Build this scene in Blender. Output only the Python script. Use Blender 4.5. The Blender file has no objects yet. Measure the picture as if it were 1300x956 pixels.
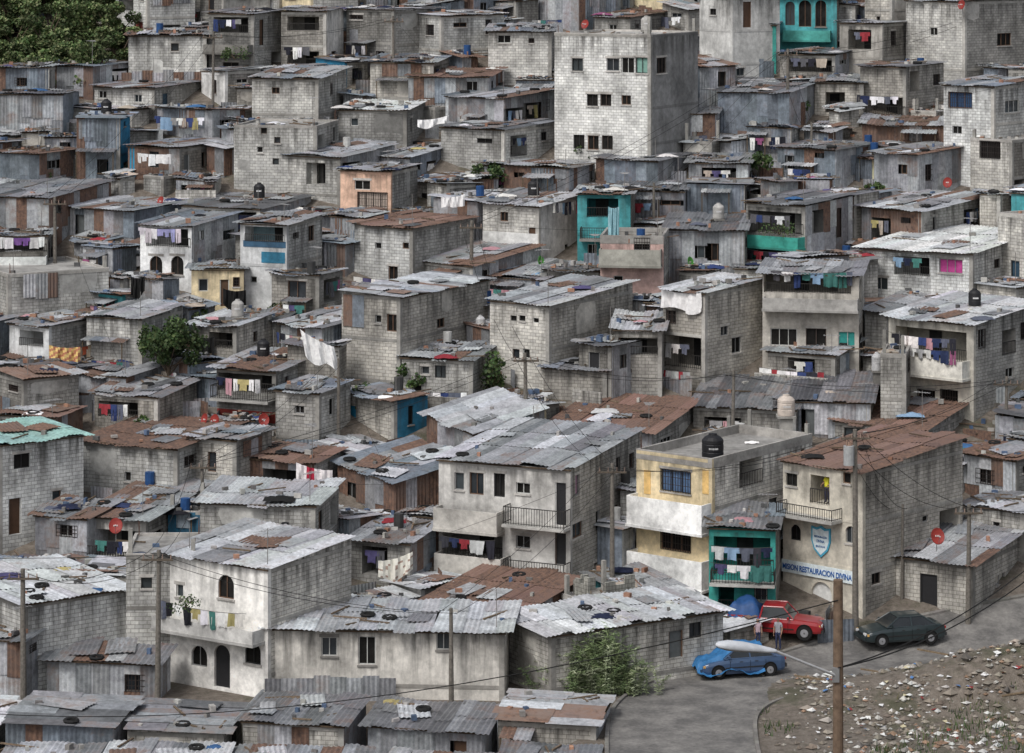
import bpy, math, random
from math import sin,cos,tan,pi,radians,atan,atan2,sqrt
from mathutils import Vector, Matrix, noise
R=random.Random(11)
scene=bpy.context.scene
scene.view_settings.view_transform='Standard'; scene.view_settings.look='None'; scene.view_settings.exposure=0
F=3750.0; YH=-100.0; HC=37.2      # site survey: focal length (photo units), horizon, eye height
M=0.341
def prof(Y):
    if Y<0: return 35.5+min(-Y,60)*0.1
    if Y<122: return 35.5*(1-Y/122)
    if Y<150: return 0.0
    if Y<300: return M*(Y-150)
    if Y<450: return M*150+0.25*(Y-300)
    return M*150+37.5
def sm(t): t=max(0,min(1,t)); return t*t*(3-2*t)
def mound(X,Y):
    d=-3.4*sm((140.3-Y)/2.5)*sm((2.5-X)/3)*sm((Y-95)/15)
    t=(Y-141.3)/4.8
    if abs(t)>=1: return d
    g=cos(t*pi/2)**2
    h=0
    if X>12.5:
        h=min((X-12.5)/9,1)*1.9+max(0,min((X-20)/6,1))*1.0
        if X>45: h*=max(0,1-(X-45)/15)
    return g*h+d
def gz(X,Y):
    z=prof(Y)+mound(X,Y)
    if Y>158: z+=0.5*(noise.noise(Vector((X*.15,Y*.15,0))))*min(1,(Y-158)/6)
    return z
def ginv(py):
    lo,hi=100.,700.
    for _ in range(40):
        m=(lo+hi)/2
        if YH+F*(HC-prof(m))/m>py: lo=m
        else: hi=m
    return lo
def XZ(px,py,Y): return ((px-650)/F*Y, HC-(py-YH)/F*Y)

# ---------------------------------------------------------------- materials
def newmat(name):
    m=bpy.data.materials.new(name); m.use_nodes=True
    nt=m.node_tree; b=nt.nodes['Principled BSDF']
    return m,nt,b
def nd(nt,t,ins=None,**kw):
    n=nt.nodes.new(t)
    for k,v in kw.items(): setattr(n,k,v)
    if ins:
        for k,v in ins.items():
            if isinstance(v,bpy.types.NodeSocket): nt.links.new(v,n.inputs[k])
            else: n.inputs[k].default_value=v
    return n
def mr(nt,v,a,b,c,d):
    return nd(nt,'ShaderNodeMapRange',{0:v,1:a,2:b,3:c,4:d}).outputs[0]
def mul(nt,a,b,f=1.0,mode='MULTIPLY'):
    return nd(nt,'ShaderNodeMixRGB',{0:f,1:a,2:b},blend_type=mode).outputs[0]
def gray(nt,v):
    return nd(nt,'ShaderNodeCombineColor',{0:v,1:v,2:v}).outputs[0]
MAT={}
def wallmat(name,brick,streak=.8):
    m,nt,b=newmat(name)
    col=nd(nt,'ShaderNodeAttribute',attribute_name='Col').outputs['Color']
    pos=nd(nt,'ShaderNodeNewGeometry').outputs['Position']
    rnd=nd(nt,'ShaderNodeObjectInfo').outputs['Random']
    c=col
    if brick:
        uv=nd(nt,'ShaderNodeUVMap',uv_map='UVMap').outputs[0]
        br=nd(nt,'ShaderNodeTexBrick',{'Vector':uv,'Color1':(1.12,1.12,1.11,1),'Color2':(.84,.84,.85,1),'Mortar':(.50,.49,.475,1),
          'Scale':1.0,'Mortar Size':.018,'Mortar Smooth':.3,'Brick Width':.4,'Row Height':.2})
        c=mul(nt,c,br.outputs['Color'])
    n1=nd(nt,'ShaderNodeTexNoise',{'Vector':pos,'Scale':.45,'Detail':8.,'Roughness':.68}).outputs[0]
    c=mul(nt,c,gray(nt,mr(nt,n1,.34,.6,.58,1.22)))
    n2=nd(nt,'ShaderNodeTexNoise',{'Vector':pos,'Scale':3.,'Detail':6.,'Roughness':.7}).outputs[0]
    c=mul(nt,c,gray(nt,mr(nt,n2,.3,.7,.76,1.17)))
    w=nd(nt,'ShaderNodeUVMap',uv_map='UV2').outputs[0]
    sp=nd(nt,'ShaderNodeSeparateXYZ',{0:w})
    sv=nd(nt,'ShaderNodeCombineXYZ',{0:nd(nt,'ShaderNodeMath',{0:sp.outputs[0],1:2.2},operation='MULTIPLY').outputs[0],
        1:nd(nt,'ShaderNodeMath',{0:sp.outputs[1],1:.22},operation='MULTIPLY').outputs[0],
        2:nd(nt,'ShaderNodeMath',{0:rnd,1:50.},operation='MULTIPLY').outputs[0]}).outputs[0]
    n3=nd(nt,'ShaderNodeTexNoise',{'Vector':sv,'Scale':1.,'Detail':6.,'Roughness':.65}).outputs[0]
    f1=mr(nt,n3,.43,.64,0,streak)
    f2=mr(nt,sp.outputs[1],0.,3.2,1.,.14)
    f=nd(nt,'ShaderNodeMath',{0:f1,1:f2},operation='MULTIPLY').outputs[0]
    c=nd(nt,'ShaderNodeMixRGB',{0:f,1:c,2:(.058,.055,.05,1)}).outputs[0]
    nt.links.new(c,b.inputs['Base Color']); b.inputs['Roughness'].default_value=.92
    b.inputs['Specular IOR Level'].default_value=.15
    bp=nd(nt,'ShaderNodeBump',{'Strength':.35,'Distance':.03,'Height':n2})
    nt.links.new(bp.outputs[0],b.inputs['Normal'])
    MAT[name]=m
wallmat('cinder_block',True,.92); wallmat('plaster',False,.62); wallmat('concrete',False,.88)
def metalmat():
    m,nt,b=newmat('corrugated_metal')
    at=nd(nt,'ShaderNodeAttribute',attribute_name='Col')
    pos=nd(nt,'ShaderNodeNewGeometry').outputs['Position']
    n1=nd(nt,'ShaderNodeTexNoise',{'Vector':pos,'Scale':.8,'Detail':9.,'Roughness':.72}).outputs[0]
    n2=nd(nt,'ShaderNodeTexNoise',{'Vector':pos,'Scale':4.,'Detail':6.,'Roughness':.7}).outputs[0]
    s=nd(nt,'ShaderNodeMath',{0:at.outputs['Alpha'],1:.5,2:n1},operation='MULTIPLY_ADD').outputs[0]
    f=mr(nt,s,.64,.88,0,1)
    rust=nd(nt,'ShaderNodeMixRGB',{0:mr(nt,n2,.35,.65,0,1),1:(.22,.13,.09,1),2:(.08,.054,.046,1)}).outputs[0]
    c=mul(nt,at.outputs['Color'],gray(nt,mr(nt,n2,.3,.7,.62,1.25)))
    c=mul(nt,c,gray(nt,mr(nt,n1,.33,.62,.64,1.25)))
    c=nd(nt,'ShaderNodeMixRGB',{0:f,1:c,2:rust}).outputs[0]
    nt.links.new(c,b.inputs['Base Color'])
    nt.links.new(mr(nt,f,0,1,.45,.95),b.inputs['Roughness'])
    b.inputs['Specular IOR Level'].default_value=.45
    MAT['metal']=m
metalmat()
def colmat(name,rough=.8,spec=.3,metal=0,nscale=5.,lo=.8,hi=1.12,coat=0):
    m,nt,b=newmat(name)
    c=nd(nt,'ShaderNodeAttribute',attribute_name='Col').outputs['Color']
    pos=nd(nt,'ShaderNodeNewGeometry').outputs['Position']
    n=nd(nt,'ShaderNodeTexNoise',{'Vector':pos,'Scale':nscale,'Detail':5.,'Roughness':.6}).outputs[0]
    c=mul(nt,c,gray(nt,mr(nt,n,.3,.7,lo,hi)))
    nt.links.new(c,b.inputs['Base Color'])
    b.inputs['Roughness'].default_value=rough; b.inputs['Specular IOR Level'].default_value=spec
    b.inputs['Metallic'].default_value=metal; b.inputs['Coat Weight'].default_value=coat
    MAT[name]=m
colmat('cloth',.95,.1); colmat('paint',.6,.35); colmat('wood',.9,.15,0,8.,.6,1.2)
colmat('car_paint',.3,.5,0,2.,.85,1.06,.5); colmat('rubber',.9,.2); colmat('dark_interior',.9,.1,0,1.5,.5,1.5)
colmat('plastic',.55,.3,0,3.,.7,1.15); colmat('leaf',.6,.25,0,.8,.6,1.35); colmat('rock',.95,.1,0,2.,.6,1.2)
colmat('glass',.12,.6,0,1.,.7,1.3); colmat('skin',.6,.3)
MAT['car_paint'].node_tree.nodes['Principled BSDF'].inputs['Coat Roughness'].default_value=.1

class MB:
    def __init__(s): s.v=[];s.f=[];s.m=[];s.c=[];s.u=[];s.w=[]
    def face(s,pts,mat,col=(1,1,1),uv=None,w=None):
        n=len(s.v); k=len(pts)
        s.v.extend([tuple(p) for p in pts]); s.f.append(list(range(n,n+k))); s.m.append(mat)
        c=tuple(col) if len(col)==4 else (col[0],col[1],col[2],0)
        s.c.extend(list(c)*k)
        for i in range(k):
            s.u.extend(uv[i] if uv else (0,0)); s.w.extend(w[i] if w else (0,1.2))
    def box(s,O,a,b,c,mat,col):
        O=Vector(O);a=Vector(a);b=Vector(b);c=Vector(c)
        p=[O,O+a,O+a+b,O+b,O+c,O+a+c,O+a+b+c,O+b+c]
        for q in ((3,2,1,0),(4,5,6,7),(0,1,5,4),(1,2,6,5),(2,3,7,6),(3,0,4,7)):
            s.face([p[i] for i in q],mat,col)
    def bbox(s,O,a,b,h,col):   # block-work box with coursed uv
        O=Vector(O);a=Vector(a);b=Vector(b);c=Vector((0,0,h)); z=O.z
        p=[O,O+a,O+a+b,O+b,O+c,O+a+c,O+a+b+c,O+b+c]
        s.face([p[i] for i in (4,5,6,7)],'concrete',col)
        for q,L in (((0,1,5,4),a.length),((1,2,6,5),b.length),((2,3,7,6),a.length),((3,0,4,7),b.length)):
            s.face([p[i] for i in q],'cinder_block',col,[(0,z),(L,z),(L,z+h),(0,z+h)],[(0,h),(L,h),(L,0),(0,0)])
    def cyl(s,A,B,r0,r1,mat,col,n=8,cap=True):
        A=Vector(A);B=Vector(B);d=(B-A)
        if d.length<1e-6:return
        q=d.to_track_quat('Z','Y'); ra=[];rb=[]
        for i in range(n):
            t=2*pi*i/n; v=q@Vector((cos(t),sin(t),0))
            ra.append(A+v*r0); rb.append(B+v*r1)
        for i in range(n):
            j=(i+1)%n; s.face([ra[i],ra[j],rb[j],rb[i]],mat,col)
        if cap:
            s.face(ra[::-1],mat,col); s.face(rb,mat,col)
    def obj(s,name,parent=None,smooth=False,weld=False):
        if not s.v: return None
        me=bpy.data.meshes.new(name); me.from_pydata(s.v,[],s.f)
        names=[]; idx=[]
        for m in s.m:
            if m not in names: names.append(m)
            idx.append(names.index(m))
        for m in names: me.materials.append(MAT[m])
        me.polygons.foreach_set('material_index',idx)
        ca=me.color_attributes.new('Col','FLOAT_COLOR','CORNER'); ca.data.foreach_set('color',s.c)
        u=me.uv_layers.new(name='UVMap'); u.data.foreach_set('uv',s.u)
        w=me.uv_layers.new(name='UV2'); w.data.foreach_set('uv',s.w)
        if smooth: me.polygons.foreach_set('use_smooth',[True]*len(s.f))
        me.update()
        if weld:
            import bmesh
            bm=bmesh.new(); bm.from_mesh(me); bmesh.ops.remove_doubles(bm,verts=bm.verts,dist=.0005)
            bmesh.ops.recalc_face_normals(bm,faces=bm.faces); bm.to_mesh(me); bm.free()
        o=bpy.data.objects.new(name,me); scene.collection.objects.link(o)
        if parent: o.parent=parent
        return o
def empty(name,loc=(0,0,0)):
    e=bpy.data.objects.new(name,None); e.empty_display_size=.5; scene.collection.objects.link(e); return e

# ---------------------------------------------------------------- styles
def jit(c,a=.1,r=None):
    k=1+R.uniform(-a,a); return tuple(max(0,x*k*(1+R.uniform(-.02,.02))) for x in c[:3])
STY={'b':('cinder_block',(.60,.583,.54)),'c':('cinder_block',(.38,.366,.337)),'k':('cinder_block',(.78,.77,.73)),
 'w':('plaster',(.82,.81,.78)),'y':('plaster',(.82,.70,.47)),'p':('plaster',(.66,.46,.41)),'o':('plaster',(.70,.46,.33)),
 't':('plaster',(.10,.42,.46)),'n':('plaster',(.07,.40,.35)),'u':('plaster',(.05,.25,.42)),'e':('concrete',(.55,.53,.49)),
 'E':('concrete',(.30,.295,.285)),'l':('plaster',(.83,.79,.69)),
 'm':('M','gray'),'M':('M','blue'),'r':('M','rust'),'x':('M','mix')}
def mcol(p):
    t=R.random()
    if p=='mix': p='gray' if t<.66 else ('rust' if t<.82 else 'blue')
    elif p=='gray' and t<.07: p='rust'
    elif p=='gray' and t<.2: p='light'
    elif p=='rust' and t<.38: p='gray'
    elif p=='blue' and t<.08: p='rust'
    elif p=='light' and t<.15: p='gray'
    if p=='gray': return (*jit((.31,.32,.335),.42),R.uniform(0,.42))
    if p=='light': return (*jit((.47,.485,.50),.22),R.uniform(0,.3))
    if p=='white': return (*jit((.66,.67,.66),.08),0.02)
    if p=='blue': return (*jit((.19,.22,.255),.4),R.uniform(0,.25))
    if p=='dark': return (*jit((.17,.175,.185),.45),R.uniform(0,.45))
    if p=='teal': return (*jit((.26,.42,.39),.1),.1)
    if p=='red': return (*jit((.24,.15,.12),.3),R.uniform(.35,.9))
    return (*jit((.20,.145,.12),.35),R.uniform(.5,.95))
ROOFP={'g':'gray','G':'light','d':'dark','r':'rust','x':'mix','W':'white','B':'blue','T':'teal','R':'red'}

def corr(mb,pos,u0,u1,va,vb,col,amp=.024,pitch=.22):
    n=max(2,int((u1-u0)/(pitch/2)))
    for i in range(n):
        a=u0+(u1-u0)*i/n; b=u0+(u1-u0)*(i+1)/n
        oa=amp if i%2 else -amp; ob=-oa
        mb.face([pos(a,va,oa),pos(b,va,ob),pos(b,vb,ob),pos(a,vb,oa)],'metal',col)

def wall(mb,P,D,Nn,L,zb,z0,z1,ops,sty,colk,uoff=0):
    kind,base=sty
    P=Vector((P[0],P[1]));D=Vector(D);Nn=Vector(Nn)
    def pos(u,z,off=0): return (P.x+D.x*u+Nn.x*off,P.y+D.y*u+Nn.y*off,z)
    zt=lambda u:z0+(z1-z0)*u/L
    if kind=='M':
        u=0
        while u<L-.01:
            w=min(.8,L-u); 
            if L-u-w<.25: w=L-u
            um=u+w/2; segs=[(zb,zt(um))]
            for o in ops:
                if o['u0']<um<o['u1']:
                    ns=[]
                    for a,b in segs:
                        if o['v0']>=b or o['v1']<=a: ns.append((a,b)); continue
                        if o['v0']>a+.02: ns.append((a,o['v0']))
                        if o['v1']<b-.02: ns.append((o['v1'],b))
                    segs=ns
            j=R.uniform(0,.012)
            for a,b in segs:
                if b-a>2.6 and R.random()<.75:
                    mid=b-R.uniform(1.4,2.3)
                    corr(mb,lambda q,z,of:pos(q,z,of+.02+j),u,u+w+.03,mid-.05,b,mcol(base))
                    corr(mb,lambda q,z,of:pos(q,z,of+j-.02),u,u+w,a,mid,mcol(base))
                else: corr(mb,lambda q,z,of:pos(q,z,of+.02+j),u,u+w+.03,a,b,mcol(base))
            u+=w
    else:
        zm=min(z0,z1)
        us=sorted(set([0,L]+[x for o in ops for x in (o['u0'],o['u1'])]))
        vs=sorted(set([zb,zm]+[x for o in ops for x in (o['v0'],o['v1'])]))
        for i in range(len(us)-1):
            for j in range(len(vs)-1):
                a,b,c,d=us[i],us[i+1],vs[j],vs[j+1]
                if b-a<1e-4 or d-c<1e-4: continue
                um=(a+b)/2;vm=(c+d)/2
                if any(o['u0']<um<o['u1'] and o['v0']<vm<o['v1'] for o in ops): continue
                mb.face([pos(a,c),pos(b,c),pos(b,d),pos(a,d)],kind,colk,
                   [(a+uoff,c),(b+uoff,c),(b+uoff,d),(a+uoff,d)],[(a+uoff,zt(a)-c),(b+uoff,zt(b)-c),(b+uoff,zt(b)-d),(a+uoff,zt(a)-d)])
        if abs(z1-z0)>.01:
            pts=[(0,zm),(L,zm)]+([(L,z1)] if z1>zm+.005 else [])+([(0,z0)] if z0>zm+.005 else [])
            mb.face([pos(a,b) for a,b in pts],kind,colk,[(a+uoff,b) for a,b in pts],[(a+uoff,zt(a)-b) for a,b in pts])
    return pos

CURT=[(.55,.52,.46),(.4,.12,.1),(.12,.2,.35),(.5,.3,.4),(.2,.35,.3),(.6,.6,.58)]
def opening(wb,mb,pos,o,sty,colk):
    u0,v0,u1,v1=o['u0'],o['v0'],o['u1'],o['v1']; k=o['k']
    dep={'o':1.3,'d':.12,'A':.15}.get(k,.16)
    rc=colk if sty[0]!='M' else (.2,.2,.19); rm='plaster'
    q=[(u0,v0),(u1,v0),(u1,v1),(u0,v1)]
    for i in range(4):
        a=q[i];b=q[(i+1)%4]
        mb.face([pos(a[0],a[1],0),pos(b[0],b[1],0),pos(b[0],b[1],-dep),pos(a[0],a[1],-dep)],rm,rc)
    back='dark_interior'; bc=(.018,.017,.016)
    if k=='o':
        back='plaster'; bc=tuple(x*.35 for x in rc)  # gallery back wall: wall colour darkened to paint in the recess shade
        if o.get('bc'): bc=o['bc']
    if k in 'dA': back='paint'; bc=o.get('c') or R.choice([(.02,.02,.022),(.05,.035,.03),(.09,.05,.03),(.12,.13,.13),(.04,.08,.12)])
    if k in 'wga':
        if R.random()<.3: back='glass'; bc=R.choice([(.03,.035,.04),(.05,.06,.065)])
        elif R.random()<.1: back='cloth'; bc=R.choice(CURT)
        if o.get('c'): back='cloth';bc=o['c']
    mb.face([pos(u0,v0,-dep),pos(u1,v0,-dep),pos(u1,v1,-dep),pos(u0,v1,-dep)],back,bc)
    W=u1-u0;Hh=v1-v0
    def bar(ua,va,ub,vb,off,th,mat,c):
        A=Vector(pos(ua,va,off));B=Vector(pos(ub,va,off));Cc=Vector(pos(ua,vb,off));T=Vector(pos(ua,va,off+th))
        wb.box(A,B-A,Cc-A,T-A,mat,c)
    fc=o.get('fc') or R.choice([(.5,.5,.48),(.08,.06,.05),(.25,.25,.25),(.03,.03,.03),(.15,.09,.06)])
    if k in 'wga':
        t=.05
        bar(u0,v0,u0+t,v1,-.12,.04,'paint',fc);bar(u1-t,v0,u1,v1,-.12,.04,'paint',fc)
        bar(u0+t,v0,u1-t,v0+t,-.12,.04,'paint',fc);bar(u0+t,v1-t,u1-t,v1,-.12,.04,'paint',fc)
        nb=max(1,int(W/.7))
        for i in range(1,nb+1):
            x=u0+W*i/(nb+1)
            if W>.6: bar(x-.02,v0+t,x+.02,v1-t,-.118,.035,'paint',fc)
        if sty[0]!='M' and R.random()<.7: bar(u0-.06,v0-.09,u1+.06,v0-.002,.0,.07,'concrete',(.46,.44,.41))
        if sty[0]!='M' and R.random()<.4: bar(u0-.1,v1+.003,u1+.1,v1+.15,.0,.03,'concrete',(.44,.42,.39))
    if k=='g':
        n=int(W/.16)
        for i in range(n+1):
            x=u0+W*i/max(1,n); bar(x-.014,v0,x+.014,v1,.01,.025,'paint',(.03,.022,.02))
        for i in range(4):
            z=v0+Hh*i/3; bar(u0,z-.014,u1,z+.014,.036,.02,'paint',(.03,.022,.02))
    if k=='d' and sty[0]!='M':
        bar(u0,v0,u0+.06,v1,-.1,.06,'paint',fc);bar(u1-.06,v0,u1,v1,-.1,.06,'paint',fc)
    if k in 'aA':
        r=W/2; cu=(u0+u1)/2; cv=v1-r
        for sgn in (-1,1):
            cx=cu+sgn*r; last=(cu+sgn*r,cv)
            for i in range(1,7):
                t=pi/2*i/6; p=(cu+sgn*r*cos(t),cv+r*sin(t))
                mb.face([pos(cx,v1,0.001),pos(*last,.001),pos(*p,.001)],sty[0] if sty[0]!='M' else 'plaster',colk if sty[0]!='M' else rc,[(0,0)]*3)
                mb.face([pos(*last,.001),pos(*p,.001),pos(p[0],p[1],-dep+.01),pos(last[0],last[1],-dep+.01)],'plaster',rc)
                last=p
    if k=='o':
        if W>1.2:
            x=u0+R.uniform(.25,.6)*W; wd=min(.42,W*.25)
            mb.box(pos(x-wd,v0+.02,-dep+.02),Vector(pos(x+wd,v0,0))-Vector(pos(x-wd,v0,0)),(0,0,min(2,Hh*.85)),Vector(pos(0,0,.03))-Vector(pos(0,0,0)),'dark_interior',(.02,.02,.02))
        if o.get('rail','i')=='i':
            rail(wb,pos(u0,v0,.02),pos(u1,v0,.02),min(.8,Hh*.5))

def rail(mb,A,B,h,col=(.03,.028,.026),sp=.15):
    A=Vector(A);B=Vector(B);d=B-A;L=d.length
    if L<.1:return
    d/=L; n=Vector((-d.y,d.x,0))*.03
    mb.box(A+Vector((0,0,h)),d*L,n,(0,0,.045),'paint',col)
    mb.box(A+Vector((0,0,.08)),d*L,n,(0,0,.03),'paint',col)
    k=max(1,int(L/sp))
    for i in range(k+1):
        mb.box(A+d*(L*i/k-.01)+n*.15+Vector((0,0,.03)),d*.022,n*.7,(0,0,h-.03),'paint',col)

CL=[(.78,.78,.76),(.78,.76,.73),(.72,.72,.75),(.03,.04,.09),(.02,.02,.025),(.04,.06,.16),(.28,.04,.05),(.45,.25,.28),(.2,.3,.42),(.3,.3,.3),
    (.42,.36,.3),(.06,.18,.16),(.4,.35,.16),(.3,.1,.2),(.09,.08,.17),(.12,.13,.17),(.65,.63,.6),(.05,.05,.06),(.78,.77,.77),(.02,.025,.05),(.03,.03,.04),(.1,.1,.11),(.5,.5,.5)]
def laundry(A,B,pal=None,parent=None,dens=1.0,size=1.0):
    mb=MB(); A=Vector(A);B=Vector(B);d=B-A;L=d.length
    if L<.5:return
    d=d/L; n=Vector((-d.y,d.x,0)).normalized(); pal=pal or CL
    sag=.03*L
    def pt(t): return A+d*(L*t)-Vector((0,0,4*sag*t*(1-t)))
    pr=pt(0)
    for i in range(1,7):
        q=pt(i/6); mb.cyl(pr,q,.012,.012,'paint',(.05,.05,.05),4,False); pr=q
    x=.1
    while x<L-.3:
        if R.random()>dens: x+=R.uniform(.3,.6); continue
        t=R.random(); c=jit(R.choice(pal),.15); s=size*R.uniform(.75,1.15)
        if t<.4: parts=[(-.2,.2,0,-.6),(-.36,-.2,-.0,-.26),(.2,.36,0,-.26)]; w=.62
        elif t<.65: parts=[(-.19,.19,0,-.25),(-.19,-.02,-.25,-.85),(.02,.19,-.25,-.85)]; w=.40
        elif t<.93: parts=[(-.25,.25,0,-R.uniform(.35,.9))]; w=.5
        else: parts=[(-.5,.5,0,-R.uniform(.7,1.1))]; w=1.0
        x+=w*s/2
        if x+w*s/2>L: break
        c0=pt(x/L)
        ph=R.uniform(0,6); tw=R.uniform(-.2,.2)
        for (a,b,z0,z1) in parts:
            m=max(1,int((b-a)/.12)); rr=3
            for i in range(m):
                for j in range(rr):
                    P=[]
                    for (ii,jj) in ((i,j),(i+1,j),(i+1,j+1),(i,j+1)):
                        u=a+(b-a)*ii/m; z=z0+(z1-z0)*jj/rr
                        u2=u*(1+.2*z*sin(ph))
                        off=(.05*sin(u*14+ph)+tw*u)*(-z/.5)
                        P.append(c0+d*u2*s+n*off*s+Vector((0,0,z*s-.01+.03*sin(u*9+ph)*z)))
                    mb.face(P,'cloth',c)
        x+=w*s/2+R.uniform(-.04,.08)
    return mb.obj('laundry_line',parent)
def sheet(name,A,B,h,col,col2=None,slant=0,wav=.1,parent=None,patt=None):
    mb=MB(); A=Vector(A);B=Vector(B);d=B-A; n=Vector((-d.y,d.x,0)).normalized()
    NU,NV=14,10; ph=R.uniform(0,6)
    def p(i,j):
        u=i/NU;v=j/NV
        q=A+d*u+Vector((0,0,-h*v*(1-.25*sin(u*3+ph)**2)-.3*4*u*(1-u)*.4))
        q+=n*(wav*(.3+v)*sin(u*17+ph+v*1.3)+wav*.6*sin(u*31+v*3))
        q+=d.normalized()*slant*v+Vector((0,0,.05*sin(u*9+ph)*v))
        return q
    for i in range(NU):
        for j in range(NV):
            c=col
            if patt and patt(i/NU,j/NV): c=col2
            mb.face([p(i,j),p(i+1,j),p(i+1,j+1),p(i,j+1)],'cloth',c)
    return mb.obj(name,parent,smooth=True,weld=False)

def dish(X,Y,Z,col=(.55,.04,.03),az=0,el=.5,r=.42):
    mb=MB(); dirv=Vector((sin(az)*cos(el),-cos(az)*cos(el),sin(el))); q=dirv.to_track_quat('Z','Y'); C=Vector((X,Y,Z))
    rings=[0,.35,.7,1.0]
    for a in range(3):
        for i in range(16):
            P=[]
            for (rr,t) in ((rings[a],i),(rings[a],i+1),(rings[a+1],i+1),(rings[a+1],i)):
                th=2*pi*t/16; P.append(C+q@Vector((r*rr*cos(th)*.85,r*rr*sin(th),.22*r*rr*rr)))
            mb.face(P if a else [P[0],P[2],P[3]],'plastic',col)
    for i in range(16):
        t0=2*pi*i/16;t1=2*pi*(i+1)/16
        P=[C+q@Vector((r*k*cos(t)*.85,r*k*sin(t),.22*r+o)) for (t,k,o) in ((t0,1,0),(t1,1,0),(t1,1.04,-.02),(t0,1.04,-.02))]
        mb.face(P,'plastic',tuple(x*.7 for x in col))
    low=C+q@Vector((0,-r*.9,.15*r)); lnb=C+q@Vector((0,-r*.2,r*1.05))
    mb.cyl(low,lnb,.014,.014,'paint',(.2,.2,.2),5); mb.cyl(lnb,lnb-dirv*.12,.035,.03,'paint',(.6,.6,.6),6)
    for k in range(3):
        o=C+q@Vector((-.3*r+.2*k*r,-.05*r,.07*r)); mb.box(o,q@Vector((.13*r,0,0)),q@Vector((0,.2*r,0)),q@Vector((0,0,.01)),'paint',(.6,.5,.48))
    mb.cyl(C-dirv*.02,C-dirv*.14,.05,.05,'paint',(.3,.3,.3),6)
    mb.cyl(C-dirv*.12,C-dirv*.12-Vector((0,0,.75)),.025,.025,'paint',(.3,.3,.3),6)
    return mb.obj('satellite_dish')
def tank(X,Y,Z,col=(.018,.018,.02),r=.5,h=1.15):
    mb=MB(); pr=[(r*.97,0),(r,.05),(r,h*.3),(r*.96,h*.33),(r,h*.36),(r,h*.62),(r*.96,h*.65),(r,h*.68),(r*.98,h*.8),(r*.75,h*.92),(r*.4,h),(r*.38,h+.07),(.001,h+.08)]
    for i in range(len(pr)-1):
        for k in range(20):
            a=2*pi*k/20;b=2*pi*(k+1)/20
            mb.face([(X+pr[i][0]*cos(a),Y+pr[i][0]*sin(a),Z+pr[i][1]),(X+pr[i][0]*cos(b),Y+pr[i][0]*sin(b),Z+pr[i][1]),
             (X+pr[i+1][0]*cos(b),Y+pr[i+1][0]*sin(b),Z+pr[i+1][1]),(X+pr[i+1][0]*cos(a),Y+pr[i+1][0]*sin(a),Z+pr[i+1][1])],'plastic',col)
    for k in range(-3,4):
        a=-pi/2+k*.13
        mb.box((X+(r+.002)*cos(a)-.02,Y+(r+.002)*sin(a),Z+h*.45),(.045,0,0),(0,-.008,0),(0,0,.09),'paint',(.6,.6,.6))
    mb.box((X-r*1.05,Y-r*1.05,Z-.12),(2.1*r,0,0),(0,2.1*r,0),(0,0,.11),'concrete',(.3,.29,.27))
    mb.box((X-r*.7,Y-r*.7,Z-.9),(1.4*r,0,0),(0,1.4*r,0),(0,0,.78),'concrete',(.3,.29,.27))
    return mb.obj('water_tank',smooth=False)

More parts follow.
